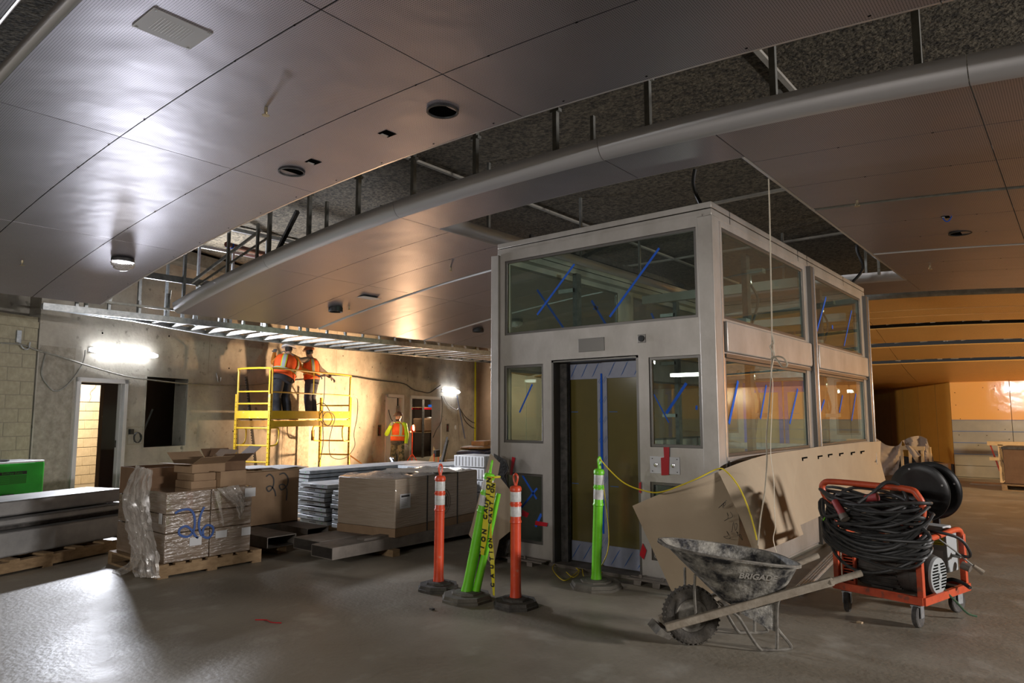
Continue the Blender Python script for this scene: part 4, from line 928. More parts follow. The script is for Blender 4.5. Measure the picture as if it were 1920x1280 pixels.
tag(MB().tube(catmull([wp(5.8, 1.36, 2.02), wp(5.98, 1.36, 1.9), wp(5.98, 1.36, 1.5), wp(5.86, 1.36, 1.1), wp(5.9, 1.36, .8), wp(5.6, 1.3, .55), wp(5.2, 1.2, .6), wp(5.1, 1.2, .95), wp(5.2, 1.2, 1.4), wp(5.3, .9, 1.8), wp(5.0, .7, 1.7)], 6), .009, n=5).build('scaffold_cord', m_hose), 'thin dark cord looped at the right end of the scaffold', 'cord')
tag(MB().box(-.12, .12, -.18, .18, 0, .09).build('folded_jacket', mat('dull_red_cloth', (.16, .05, .06), rough=.9), None, bevel=.04), 'dull red cloth bundle on the platform at a worker feet', 'cloth').matrix_world = wm(3.35, 1.02, 1.502)

# ================================================================== PEOPLE
m_vest = mat('hi_vis_orange_vest', (.85, .09, .01), (.95, .14, .02), rough=.7, scale=14, emit=None)
m_strp = mat('grey_reflective_stripe', (.42, .44, .47), rough=.45); m_yel = mat('lime_stripe_border', (.62, .80, .03), rough=.6)
m_skin = mat('skin', (.42, .24, .16), rough=.6); m_jean = mat('dark_blue_denim', (.035, .04, .06), (.07, .075, .10), rough=.9, scale=10)
m_blackp = mat('black_trousers', (.012, .013, .017), (.03, .03, .035), rough=.9, scale=8)
m_camo = mat('camouflage_trousers', (.10, .09, .055), (.22, .18, .11), rough=.9, scale=9, ramp=(.45, .5), c3=(.05, .055, .035), scale3=13, ramp3=(.52, .54))
m_greysh = mat('grey_brown_sleeve', (.16, .13, .11), (.21, .175, .15), rough=.9, scale=10)
m_orsh = mat('orange_sleeve', (.62, .22, .03), rough=.85); m_limesh = mat('lime_shirt', (.45, .75, .02), (.52, .82, .04), rough=.8, scale=9)
m_whhat = mat('white_helmet', (.72, .72, .70), rough=.3); m_brhat = mat('brown_orange_helmet', (.36, .13, .05), rough=.35); m_dkhat = mat('dark_brown_helmet', (.09, .05, .035), rough=.3)
m_hair = mat('dark_hair', (.02, .015, .012), rough=.8); m_glove = mat('grey_black_glove', (.16, .16, .17), (.35, .35, .36), rough=.8, scale=20); m_boot = mat('work_boot', (.10, .07, .05), rough=.8)
def ellring_raw(c, rx, ry, fwd_, n=16, tilt=None):
    """ring around c; rx across, ry front-back; fwd_ = facing direction; tilt = axis (up along the body)"""
    up = Vector(tilt).normalized() if tilt is not None else Vector((0, 0, 1)); f = Vector(fwd_); f = (f - up * f.dot(up)).normalized(); r = f.cross(up)
    return [Vector(c) + r * (rx * math.cos(2 * math.pi * j / n)) + f * (ry * math.sin(2 * math.pi * j / n)) for j in range(n)]
def person(name, label, J, facing, M_, hat, torso_m, sleeve_m, pants_m, vest=True, look=None, beard=False, group='site workers in hard hats', bulk=1.0):
    """J: joints in world space: pelvis, chest, neck, head, (l/r) shoulder elbow hand hip knee foot"""
    base = Vector((J['pelvis'][0], J['pelvis'][1], min(J['lfoot'][2], J['rfoot'][2])))
    V = {k: Vector(p) - base for k, p in J.items()}; fc = Vector(facing).normalized(); lk = Vector(look).normalized() if look else fc
    up = (V['neck'] - V['pelvis']).normalized(); er0 = ellring_raw
    def ellring(c, rx, ry, fwd_, n=16, tilt=None): return er0(c, rx * (bulk if rx > .1 else 1), ry * (bulk if ry > .085 and rx > .1 else 1), fwd_, n, tilt)
    # body: one continuous surface (closed lofts fused by a voxel remesh)
    b = MB(); b.smooth = True
    tor = [(V['pelvis'] - up * .06, .15, .11), (V['pelvis'] + up * .05, .165, .115), (lerp(V['pelvis'], V['chest'], .5), .145, .10), (V['chest'], .175, .115), (lerp(V['chest'], V['neck'], .6), .16, .10), (V['neck'], .06, .06), (V['neck'] + (V['head'] - V['neck']) * .5, .052, .055)]
    b.loft([ellring(c, rx, ry, fc, 14, up) for c, rx, ry in tor])
    for sd in 'lr':
        b.tube([V[sd + 'shoulder'], lerp(V[sd + 'shoulder'], V[sd + 'elbow'], .4), V[sd + 'elbow'], lerp(V[sd + 'elbow'], V[sd + 'hand'], .4), V[sd + 'hand']], [.058, .052, .042, .040, .028], n=10)
        b.tube([V[sd + 'hip'], lerp(V[sd + 'hip'], V[sd + 'knee'], .4), V[sd + 'knee'], lerp(V[sd + 'knee'], V[sd + 'foot'], .35), V[sd + 'foot'] + Vector((0, 0, .06))], [.085, .078, .055, .055, .038], n=10)
        b.tube([V[sd + 'foot'] + Vector((0, 0, .06)) - fc * .05, V[sd + 'foot'] + Vector((0, 0, .05)) + fc * .16], [.045, .035], n=8)
    # head: skull, jaw, nose, ears, brow
    H = V['head']; hu = (V['head'] - V['neck']).normalized(); hu = (hu + Vector((0, 0, 1)) * 1.2).normalized(); hf = (lk - hu * lk.dot(hu)).normalized(); hr = hf.cross(hu)
    prof = [(-.115, .025, .03, .045), (-.10, .045, .05, .035), (-.07, .058, .068, .02), (-.03, .068, .082, .008), (.02, .074, .092, 0), (.06, .072, .090, -.004), (.09, .055, .07, -.006), (.112, .02, .03, -.006)]
    b.loft([ellring(H + hu * z + hf * off, rx, ry, hf, 14, hu) for z, rx, ry, off in prof])
    b.loft([ellring(H + hf * (.085 + d) - hu * .01 - hu * d * .6, r1, r2, hu, 6, hf) for d, r1, r2 in ((-.02, .012, .02), (.012, .011, .02), (.02, .004, .006))])
    for s in (-1, 1): b.loft([ellring(H + hr * s * (.07 + d) - hu * .008, .014, .028, hu, 8, hr) for d in (-.01, .012)])
    o = b.build(name, m_skin); o.location = base; rm = o.modifiers.new('fuse', 'REMESH'); rm.mode = 'VOXEL'; rm.voxel_size = .014; rm.use_smooth_shade = True
    sm = o.modifiers.new('smooth', 'SMOOTH'); sm.iterations = 2; sm.factor = .5
    tag(o, label, 'person', group)
    def part(mb, nm, m, **k): return mb.build(nm, m, o, **k)
    for s in (-1, 1):
        part(MB().lathe([(.0005, .0), (.009, .002), (.009, .006), (.0005, .008)], H + hf * .083 + hr * s * .03 + hu * .012, 8, M=hf.to_track_quat('Z', 'Y').to_matrix()), 'eye', m_hair)
    part(MB().beam(H + hf * .088 - hu * .052 - hr * .022, H + hf * .088 - hu * .052 + hr * .022, .006, .006), 'mouth', mat('lips', (.25, .08, .07), rough=.6))
    # trousers, shirt, sleeves
    g = MB(); g.smooth = True; g.loft([ellring(V['pelvis'] + up * a, rx, ry, fc, 16, up) for a, rx, ry in ((-.12, .155, .12), (-.04, .178, .135), (.05, .172, .128), (.11, .165, .122))])
    for sd in 'lr':
        hp, kn_, ft = V[sd + 'hip'], V[sd + 'knee'], V[sd + 'foot']
        g.tube([hp + Vector((0, 0, .03)), lerp(hp, kn_, .3), lerp(hp, kn_, .7), kn_, lerp(kn_, ft, .3), lerp(kn_, ft, .7), ft + Vector((0, 0, .075))], [b_ * (.5 + .5 * bulk) for b_ in (.098, .098, .084, .078, .080, .074, .072)], n=12)
    part(g, 'trousers', pants_m)
    g = MB(); g.smooth = True; g.loft([ellring(c, rx * 1.07, ry * 1.1, fc, 16, up) for c, rx, ry in tor[1:6]]); part(g, 'shirt', torso_m)
    for sd in 'lr':
        sh, el, hd = V[sd + 'shoulder'], V[sd + 'elbow'], V[sd + 'hand']
        part(MB().tube([lerp(sh, V['neck'], .25), sh, lerp(sh, el, .4), el, lerp(el, hd, .4), lerp(el, hd, .9)], [.060, .072, .066, .057, .052, .040], n=12), 'sleeve', sleeve_m)
        d = (hd - el).normalized(); side = d.cross(Vector((0, 0, 1))); side = side.normalized() if side.length > .1 else fc.cross(Vector((0, 0, 1))); nrm = side.cross(d)
        h = MB(); h.smooth = True
        h.loft([ellring(hd + d * a, w1, w2, nrm, 10, d) for a, w1, w2 in ((-.03, .03, .024), (.0, .034, .022), (.05, .042, .018), (.085, .040, .016))])
        for k in range(4):
            r0 = hd + d * .08 + side * (-.030 + .020 * k); ln = (.060, .072, .068, .052)[k]
            h.tube([r0, r0 + d * ln * .45 - nrm * .008, r0 + d * ln * .75 - nrm * .026, r0 + d * ln * .8 - nrm * .048], [.0095, .009, .0085, .007], n=7)
        th = hd + d * .02 - side * .034; h.tube([th, th + d * .03 - side * .022 - nrm * .012, th + d * .062 - side * .026 - nrm * .03], [.012, .011, .008], n=7)
        part(h, 'glove', m_glove)
        ft = V[sd + 'foot']; bt = MB(); bt.smooth = True
        bt.loft([ellring(ft + fc * a + Vector((0, 0, zz)), w1, w2, Vector((0, 0, 1)), 10, fc) for a, zz, w1, w2 in ((-.09, .055, .03, .045), (-.05, .06, .046, .058), (.03, .055, .048, .052), (.12, .042, .052, .040), (.19, .035, .035, .028))]); part(bt, 'boot', m_boot)
    # vest with stripes
    prof = [(V['pelvis'] - up * .02, .190, .148), (V['pelvis'] + up * .10, .188, .145), (lerp(V['pelvis'], V['chest'], .5), .178, .135), (V['chest'], .198, .148), (lerp(V['chest'], V['neck'], .55), .180, .128), (lerp(V['chest'], V['neck'], .85), .105, .085)]
    def tring(t, e=0.0, a0=0, a1=1):
        t = max(0, min(.9999, t)) * (len(prof) - 1); i = int(t); f = t - i; c = lerp(prof[i][0], prof[i + 1][0], f); rx = prof[i][1] * (1 - f) + prof[i + 1][1] * f + e; ry = prof[i][2] * (1 - f) + prof[i + 1][2] * f + e
        return c, rx, ry
    g = MB(); g.smooth = True; g.loft([ellring(*tring(k / 12)[:3], fc, 20, up) for k in range(13)], closed_ends=False); v = part(g, 'safety_vest', M_, mods=None)
    sol = v.modifiers.new('thickness', 'SOLIDIFY'); sol.thickness = .004; sol.offset = 0
    def band(t0, t1, e, m, nm='reflective_band'):
        g = MB(); g.smooth = True; g.loft([ellring(*tring(t, e), fc, 20, up) for t in (t0, (t0 + t1) / 2, t1)], closed_ends=False); q = g.build(nm, m, v)
    band(.20, .34, .012, m_yel, 'lime_band'); band(.225, .315, .015, m_strp)
    def strap(ang, e, wd, m, nm, t0=.34, t1=.97, ang1=None):
        ang1 = ang if ang1 is None else ang1; P = []
        for k in range(9):
            t = t0 + (t1 - t0) * k / 8; c, rx, ry = tring(t, e); f = fc - up * fc.dot(up); f.normalize(); r = f.cross(up); row = []; aa = ang + (ang1 - ang) * k / 8
            for q in (-1, 0, 1): th_ = aa + q * wd; row.append(c + r * rx * bulk * math.cos(th_) + f * ry * bulk * math.sin(th_))
            P.append(row)
        g = MB(); g.grid(P, thick=.001); g.build(nm, m, v)
    for a_ in (.27, .73):
        for sg in (1, -1): strap(sg * math.pi * a_, .012, .20, m_yel, 'lime_strap'); strap(sg * math.pi * a_, .015, .13, m_strp, 'reflective_strap')
    # hard hat
    hb = H + hu * .045; g = MB(); g.smooth = True; R0 = .112
    g.loft([ellring(hb + hu * z - hf * .004, r * .93, r * 1.05, hf, 18, hu) for z, r in ((0, R0), (.03, R0), (.06, R0 * .90), (.085, R0 * .72), (.102, R0 * .45), (.110, R0 * .12))]); ht = part(g, 'hard_hat', hat)
    g = MB(); g.loft([ellring(hb + hf * .018 + hu * z, R0 * .98, R0 * (1.28), hf, 18, hu) for z in (-.006, .004)], smooth=False); g.build('brim', hat, ht)
    g = MB(); g.smooth = True; g.loft([ellring(H - hf * .018 + hu * z, rx, ry, hf, 12, hu) for z, rx, ry in ((-.06, .055, .06), (-.02, .074, .082), (.05, .079, .086))]); part(g, 'hair', m_hair)
    if beard: g = MB(); g.smooth = True; g.loft([ellring(H + hf * .032 + hu * z, rx, ry, hf, 12, hu) for z, rx, ry in ((-.125, .022, .022), (-.10, .046, .05), (-.065, .058, .064), (-.045, .055, .06))]); part(g, 'beard', m_hair)
    return o
def J_(pel, lean, fwd_, rt, arms, legs, hs=1.0):
    """pel: pelvis point; lean: vector of the torso top offset; arms: dict of offsets from pelvis, in (right, fwd, up)"""
    U = Vector((0, 0, 1)); f = Vector(fwd_).normalized(); r = f.cross(U).normalized()
    def q(a): return Vector(pel) + (r * a[0] + f * a[1] + U * a[2]) * hs
    L = lean; d = {'pelvis': q((0, 0, 0)), 'chest': q((L[0] * .6, L[1] * .6, .30)), 'neck': q((L[0], L[1], .50)), 'head': q((L[0] * 1.15, L[1] * 1.25 + .03, .64))}
    for sd, s in (('l', -1), ('r', 1)):
        d[sd + 'shoulder'] = q((L[0] * .9 + s * .185, L[1] * .9, .44)); d[sd + 'elbow'] = q(arms[sd][0]); d[sd + 'hand'] = q(arms[sd][1])
        d[sd + 'hip'] = q((s * .09, 0, -.04)); d[sd + 'knee'] = q(legs[sd][0]); d[sd + 'foot'] = q(legs[sd][1])
    return d
toward = -WN                      # facing the wall
ZP = 1.50
def turn(v, a): return Matrix.Rotation(a, 3, 'Z') @ Vector(v)
# left worker on the platform: white hat, back to the camera, leaning right
f1 = turn(toward, R(-18)); r1 = f1.cross(Vector((0, 0, 1)))
p1 = wp(3.84, .86, ZP + .83)
J1 = J_(p1, (.20, .10), f1, None, {'l': ((-.06, .30, .34), (.08, .46, .58)), 'r': ((.50, .04, .20), (.80, -.12, .08))}, {'l': ((-.11, .05, -.42), (-.12, -.02, -.83)), 'r': ((.12, .05, -.42), (.14, -.02, -.83))}, .97)
J1['lfoot'].z = J1['rfoot'].z = ZP
person('person', 'worker in a white hard hat, orange vest and black trousers, back turned, on the scaffold', J1, f1, m_vest, m_whhat, m_orsh, m_orsh, m_blackp, look=turn(f1, R(-35)), bulk=1.42)
f2 = turn(toward, R(8)); p2 = wp(4.86, .86, ZP + .84)
J2 = J_(p2, (.02, .06), f2, None, {'l': ((-.36, .12, .42), (-.58, .30, .56)), 'r': ((.40, .0, .26), (.66, -.16, .07))}, {'l': ((-.10, .04, -.42), (-.11, -.02, -.84)), 'r': ((.11, .04, -.42), (.12, -.02, -.84))}, .97)
J2['lfoot'].z = J2['rfoot'].z = ZP
person('person', 'worker in a brown hard hat, orange vest and dark blue trousers gripping the scaffold rail', J2, f2, m_vest, m_brhat, m_greysh, m_greysh, m_jean, look=turn(f2, R(-30)), bulk=1.12)
f3 = (Vector((0, 0, 0)) - wp(8.65, 1.0, 0)).normalized(); f3 = turn(f3, R(-28)); p3 = wp(8.65, 1.0, .86)
J3 = J_(p3, (.0, -.02), f3, None, {'r': ((.30, .12, .16), (.10, .20, .44)), 'l': ((-.26, -.03, .14), (-.27, .04, -.12))}, {'l': ((-.14, .05, -.42), (-.17, 0, -.86)), 'r': ((.12, .04, -.42), (.15, 0, -.86))}, .97)
J3['lfoot'].z = J3['rfoot'].z = 0
person('person', 'bearded worker in dark hard hat and lime sleeves, hand at chin, by the far doors', J3, f3, m_vest, m_dkhat, m_limesh, m_limesh, m_camo, look=(f3 + Vector((0, 0, .55))), beard=True, bulk=1.12)
o3 = [o for o in bpy.data.objects if o.name.startswith('person')][-1]
b_ = MB(); b_.smooth = True; b_.loft([ellring_raw(Vector((0, 0, .86 + z)), rx, ry, f3, 16) for z, rx, ry in ((-.13, .17, .15), (-.08, .205, .17), (.02, .20, .165), (.04, .19, .15))]); b_.build('tool_pouch', m_blk2, o3)

# ---- work lamp on its stand
lp = empty('work_lamp_stand', wp(9.46, 1.02, 0), WA, 'orange work lamp on a stand, glowing beside the double doorway', 'work lamp')
MB().tube([(0, 0, .05), (0, 0, 1.05)], .014, n=8).build('pole', m_orange, lp)
for a in (0, 120, 240): MB().tube([(0, 0, .45), (.35 * math.cos(R(a)), .35 * math.sin(R(a)), .01)], .012, n=6).build('leg', m_orange, lp)
MB().beam((0, -.17, 1.07), (0, .17, 1.07), .03, .03).build('cross_bar', m_orange, lp)
f_ = (wp(7.2, 0, 2.9) - wp(9.62, 1.62, 1.24)); 
lh = empty('lamp_head', (0.02, 0, 1.17), 0, parent=lp); MB().lathe([(.02, -.05), (.06, -.045), (.09, .0), (.095, .03)], n=20, M=Matrix.Rotation(R(80), 3, 'Y') @ Matrix.Rotation(0, 3, 'X')).build('reflector', m_orange, lh)
MB().lathe([(.0005, .0), (.085, .001)], n=20, M=Matrix.Rotation(R(80), 3, 'Y'), caps=False).build('glowing_lens', m_halo, lh)

fl = empty('assumed_floor_lamp', wp(6.9, 3.0, 0), WA, 'assumed low halogen floor lamp, hidden behind the grey plank stacks, facing the wall', 'work lamp')  # assumed lamp, not seen; inferred from the warm wall patch and scaffold shadows
g = MB()
for sy in (-.12, .12): g.tube([(.12, sy, .01), (-.08, sy, .01), (0, sy, .3), (0, sy, .62)], .01, n=6)
g.build('lamp_stand', m_orange, fl); MB().box(-.03, .05, -.11, .11, .54, .70).build('lamp_housing', m_black, fl, bevel=.01); MB().box(-.034, -.031, -.09, .09, .56, .68).build('glowing_lens', m_halo, fl)
# ================================================================== BOLLARDS
def bollard(loc, top, m, md, label, br=.185):
    t = empty('traffic_bollard', loc, 0, label, 'bollard')
    n = 8; P = [Vector((br * math.cos(2 * math.pi * (k + .5) / n), br * math.sin(2 * math.pi * (k + .5) / n))) for k in range(n)]
    g = MB(); rings = [[Vector((p.x * f, p.y * f, z)) for p in P] for z, f in ((0, 1.02), (.02, 1.02), (.024, .97), (.050, .93), (.052, .62), (.066, .60))]; g.loft(rings, smooth=False); g.build('rubber_base', md, t)
    MB().lathe([(.085, .062), (.10, .064), (.10, .070), (.055, .074)], n=24, caps=False).build('base_ring', md, t)
    ax = (Vector(top) - Vector(loc) - Vector((0, 0, .06))); L = ax.length; Q = ax.to_track_quat('Z', 'Y').to_matrix(); o0 = Vector((0, 0, .062)); r = .043
    def lt(prof, nm, mm, nn=24): MB().lathe([(a, z * L) for a, z in prof], o0, nn, M=Q).build(nm, mm, t)
    lt([(r * 1.16, 0), (r * 1.12, .02), (r * 1.02, .05), (r, .1), (r, .60), (r * 1.12, .605), (r * 1.12, .618), (r, .625), (r, .86), (r * 1.14, .865), (r * 1.14, .885), (r * .9, .90), (r * .45, .905)], 'post', m)
    lt([(r * 1.14, .745), (r * 1.14, .760)], 'rib', m)
    for a, b in ((.655, .735), (.775, .855)): lt([(r * 1.03, a), (r * 1.04, a + .002), (r * 1.04, b - .002), (r * 1.03, b)], 'reflective_collar', m_reflw)
    g = MB(); hp = [(0, 0, .89), (.012, 0, .93), (.020, 0, .96), (.018, 0, .985), (.0, 0, 1.0), (-.018, 0, .985), (-.020, 0, .96), (-.012, 0, .93), (0, 0, .89)]
    g.tube([o0 + Q @ Vector((q[0], q[1], q[2] * L)) for q in catmull(hp, 3)], .0085, n=8); g.lathe([(.022, .875 * L), (.013, .90 * L), (.012, .93 * L)], o0, 12, M=Q); g.build('handle_loop', m, t)
    return t
m_bbase = mat('dusty_rubber_base', (.035, .032, .028), (.10, .09, .075), rough=.85, scale=9, bump=.3, bscale=40)
m_bbase2 = mat('cement_dusted_base', (.10, .09, .07), (.17, .155, .125), rough=.85, scale=9)
ex = lambda u, v, z=.03: at(u, v, z=z)
b = at(822, 1100, z=.02); b.z = 0; bollard(b, (b.x + .01, b.y, 1.085), m_orange, m_bbase, 'orange bollard with two white bands, leftmost of the four')
b = at(875, 1119, z=.02); b.z = 0; tp = at(923, 864, y=b.y + .12); bollard(b, tp, m_lime, m_bbase2, 'lime green bollard leaning right, wound with yellow barrier tape', .215); lean_b, lean_t = b, tp
b = at(967, 1131, z=.02); b.z = 0; bollard(b, (b.x, b.y, 1.045), m_orange, m_bbase, 'orange bollard standing in front of the lift left panels')
b = at(1118, 1096, z=.02); b.z = 0; tpg = at(1124, 857, y=b.y); bollard(b, tpg, m_lime, m_bbase2, 'upright lime green bollard standing before the lift doors', .235)
# second slim green tube behind the leaning one
g = MB(); a_ = lean_b + Vector((.06, .05, .06)); c_ = at(935, 925, y=lean_b.y + .16); g.tube([a_, lerp(a_, c_, .5), c_], [.034, .028, .02], n=14); tag(g.build('green_sleeve', m_lime), 'slim green plastic sleeve pressed behind the leaning bollard', 'sleeve')
# barrier tape
def ribbon(pts, w, side, name, par=None, m=m_cautape):
    C_ = catmull(pts, 5); P = []
    for i, p in enumerate(C_):
        a = .35 * math.sin(i * .55); s_ = Vector((side[0] * math.cos(a), side[1] * math.cos(a) + math.sin(a), side[2])); P.append([p - s_ * w / 2, p + s_ * w / 2])
    return MB().grid(P, thick=.001).build(name, m, par), C_
yt = lean_b.y + .03
tape, c1 = ribbon([at(u, v, y=yt) for (u, v) in [(918, 893), (916, 930), (912, 960), (909, 1000), (904, 1040)]], .055, (1, 0, 0), 'barrier_tape')
tag(tape, 'yellow barrier tape lettered CAUTION hanging from the leaning bollard', 'tape')
tape2, c2 = ribbon([at(u, v, y=yt - .01) for (u, v) in [(926, 905), (922, 950), (920, 1000), (923, 1050), (926, 1116)]], .045, (.8, 0, 0), 'tape_tail', tape)
MB().tube([p for p in catmull([lean_t + Vector((x, y, -.13)) for x, y in ((-.05, -.04), (.05, -.05), (.06, .03), (-.05, .05), (-.05, -.04))], 4)], .008, n=6).build('tape_wrap', m_cautape, tape)
def letters(word, C_, size, yoff, par):
    n = len(word)
    for i, ch in enumerate(word):
        k = (i + .7) / (n + .4) * (len(C_) - 2); j = int(k); p = lerp(C_[j], C_[j + 1], k - j); d = (C_[j + 1] - C_[j]).normalized()
        text('letter', ch, size, frame_of(p + Vector((0, -yoff, 0)), d, d.cross(Vector((0, 1, 0)))), m_blacktxt, par, bold=.002) if False else text('letter', ch, size, frame_of(p + Vector((0, -yoff, 0)), -d, Vector((0, -1, 0)).cross(-d)), m_blacktxt, par, bold=.002)
letters('NOITUAC NOI', c1, .055, .012, tape); letters('NOITUAC  NOITUAC', c2, .046, .012, tape)

# yellow rope from the green bollard to the lift side, plus loops on the floor
m_yrope = mat('yellow_rope', (.72, .55, .02), rough=.6)
rp = catmull([tpg + Vector((0, -.01, .0)), at(1140, 878, y=5.45), at(1170, 905, y=5.45), at(1205, 919, y=5.45), at(1240, 922, y=5.45), at(1300, 900, y=5.44), at(1345, 879, y=5.55), at(1362, 884, y=5.45), at(1385, 912, y=5.45), at(1402, 950, y=5.44), at(1413, 985, y=5.42), at(1419, 1012, y=5.42)], 6)
yr = tag(MB().tube(rp, .006, n=6).build('yellow_rope', m_yrope), 'thin yellow rope running from the upright green bollard over the hardboard', 'rope')
MB().tube(catmull([tpg, at(1128, 890, y=5.5), at(1134, 930, y=5.5), at(1141, 990, y=5.5), at(1140, 1030, y=5.5), at(1128, 1060, y=5.52), at(1112, 1078, z=.08)], 5), .005, n=6).build('rope_drop', m_yrope, yr)
tag(MB().tube(catmull([at(u, v, z=.02) for (u, v) in [(1130, 1072), (1100, 1085), (1092, 1068), (1096, 1058), (1080, 1074), (1060, 1088), (1044, 1078), (1036, 1064), (1046, 1056), (1070, 1060), (1086, 1070), (1075, 1082), (1062, 1072)]], 6), .005, n=6).build('yellow_rope', m_yrope), 'loose loops of thin yellow rope on the floor before the door sill', 'rope')

# ================================================================== WHEELBARROW
fwh = Vector((-math.sin(HEAD), math.cos(HEAD), 0))
o_w = at(1297, 1207, z=0); wbr = HEAD + R(3.5)
wb_ = empty('wheelbarrow', (o_w.x, o_w.y, 0), wbr, 'cement crusted wheelbarrow with a dark tray and wooden handles in the foreground', 'wheelbarrow')
Rx = Matrix.Rotation(math.pi / 2, 3, 'X')
wh = MB().lathe([(.105, -.02), (.12, -.038), (.150, -.046), (.178, -.036), (.190, -.015), (.190, .015), (.178, .036), (.150, .046), (.12, .038), (.105, .02)], (0, 0, .19), 36, M=Rx, caps=False).build('tyre', m_tirec, wb_)
g = MB()
for k in range(36):
    a = 2 * math.pi * k / 36; d = Vector((math.cos(a), 0, math.sin(a))); g.beam(Vector((0, -.034, .19)) + d * .183, Vector((0, .034, .19)) + d * .183, .012, .016, up=d)
q = g.build('tread_block', m_tirec, wh); q['kind'] = 'stuff'
MB().lathe([(.108, -.028), (.108, .028)], (0, 0, .19), 32, M=Rx, caps=False).build('rim_band', m_rim, wb_)
MB().lathe([(.1075, -.022), (.09, -.010), (.04, -.022), (.03, -.04), (.0005, -.042)], (0, 0, .19), 32, M=Rx, caps=False).build('rim_disc', m_rim, wb_)
MB().lathe([(.1075, .022), (.09, .010), (.04, .022), (.03, .04), (.0005, .042)], (0, 0, .19), 32, M=Rx, caps=False).build('rim_disc', m_rim, wb_)
MB().tube([(0, -.12, .19), (0, .12, .19)], .012, n=8).build('axle', m_rim, wb_)
for s_, zoff in ((-1, 0), (1, 0)):
    a = Vector((-.20, s_ * .085, .135)); c = Vector((.86, s_ * .255, .455))
    MB().beam(a, c, .038, .052).build('wooden_handle', m_woodgrey, wb_, bevel=.006)
    MB().tube([c - (c - a).normalized() * .02, c + (c - a).normalized() * .03, c + (c - a).normalized() * .19], [.026, .021, .021], n=12).build('grip', m_woodgrey, wb_)
    MB().beam((.0, s_ * .105, .175), (.0, s_ * .105, .205), .05, .05).build('axle_bracket', m_rim, wb_)
    MB().tube([(.0, s_ * .10, .22), (-.005, s_ * .10, .36), (.0, s_ * .11, .475)], .009, n=8).build('tray_brace', m_rim, wb_)
    MB().tube(catmull([(.20, s_ * .15, .25), (.26, s_ * .16, .22), (.34, s_ * .17, .09), (.39, s_ * .18, .02), (.43, s_ * .18, .012), (.56, s_ * .18, .012), (.60, s_ * .18, .03), (.53, s_ * .175, .12), (.50, s_ * .17, .17)], 4), .011, n=8).build('leg', m_rim, wb_)
    MB().tube(catmull([(.60, s_ * .20, .355), (.53, s_ * .19, .33), (.515, s_ * .18, .25), (.51, s_ * .18, .10), (.505, s_ * .18, .015)], 4), .011, n=8).build('leg_stay', m_rim, wb_)
    MB().prism([(.27, .245), (.50, .30), (.505, .12), (.46, .14)], 'y', s_ * .175 - .002, s_ * .175 + .002).build('gusset_plate', m_tray, wb_)
MB().beam((.26, -.16, .235), (.26, .16, .235), .03, .012).build('cross_strap', m_rim, wb_); MB().beam((.51, -.18, .26), (.51, .18, .26), .03, .012).build('cross_strap', m_rim, wb_)
g = MB(); g.box(-.235, -.17, -.11, .11, .10, .108); g.prism([(-.27, .10), (-.235, .14), (-.165, .085), (-.185, .065)], 'y', -.115, .115); g.build('nose_guard', m_rim, wb_)
def tring_(f, grow=0.0):
    """f 0 = floor of the tray, 1 = rim"""
    n = 40; ring = []
    for j in range(n):
        t = 2 * math.pi * j / n; ct, st = math.cos(t), math.sin(t); e = .62
        sx = math.copysign(abs(ct) ** e, ct); sy = math.copysign(abs(st) ** e, st)
        bx = .41 + .205 * sx; by = .17 * sy; bz = .29 + .17 * (bx - .2)
        fr_ = max(0, -sx); rx = .26 + .435 * sx; ry = .325 * sy * (1 - .22 * fr_ ** 2); rz = .665 - .125 * (rx + .18) / .87
        q = Vector((bx * (1 - f) + (rx) * f, by * (1 - f) + ry * f, bz * (1 - f) + rz * f)); ring.append(q + Vector((q.x - .35, q.y, 0)) * grow)
    return ring
g = MB(); g.smooth = True; rings = [tring_(f) for f in (0, .06, .2, .4, .6, .8, .95, 1.0)]
rings = [[Vector((.41, 0, .325)) + (p - Vector((.41, 0, .325))) * .02 for p in rings[0]]] + rings
rings += [tring_(1.0, .03), [p - Vector((0, 0, .012)) for p in tring_(1.0, .04)]]
g.loft(rings, closed_ends=False); tr = g.build('tray', m_tray, wb_); so_ = tr.modifiers.new('sheet', 'SOLIDIFY'); so_.thickness = .003; so_.offset = 1
MB().tube(tring_(1.0, .025), .009, n=8, closed=True).build('rolled_rim', m_rim, tr)
# maker's lettering on the near side of the tray
pA, pB = tring_(.62)[int(40 * .79)], tring_(.62)[int(40 * .70)]; pU = (tring_(.9)[30] - tring_(.3)[30]).normalized()
cmid = tring_(.60)[30] + Vector((.04, -.006, 0)); xd = Vector((1, .02, -.10)).normalized(); yd = pU
lt_ = text('lettering', 'BRIGADE', .062, frame_of(cmid + xd.cross(yd).normalized() * .004, xd, yd), mat('faded_white_print', (.36, .34, .30), rough=.7), tr, extr=.0006, bold=.0018)
# conduit bundle lying on the floor behind the barrow
cg = None
for k in range(9):
    a = Vector((-1.97 - .025 * (k % 5), 6.30 + .02 * k, .012 + .024 * (k // 5))); e = Vector((-2.25 - .025 * (k % 5), 9.0, .012 + .024 * (k // 5)))
    tag(MB().tube([a, e], .011, n=8).build('conduit_pipe', m_galv), 'thin galvanised conduit pipe in the bundle on the floor between barrow and lift', 'pipe', 'conduit pipes on the floor')

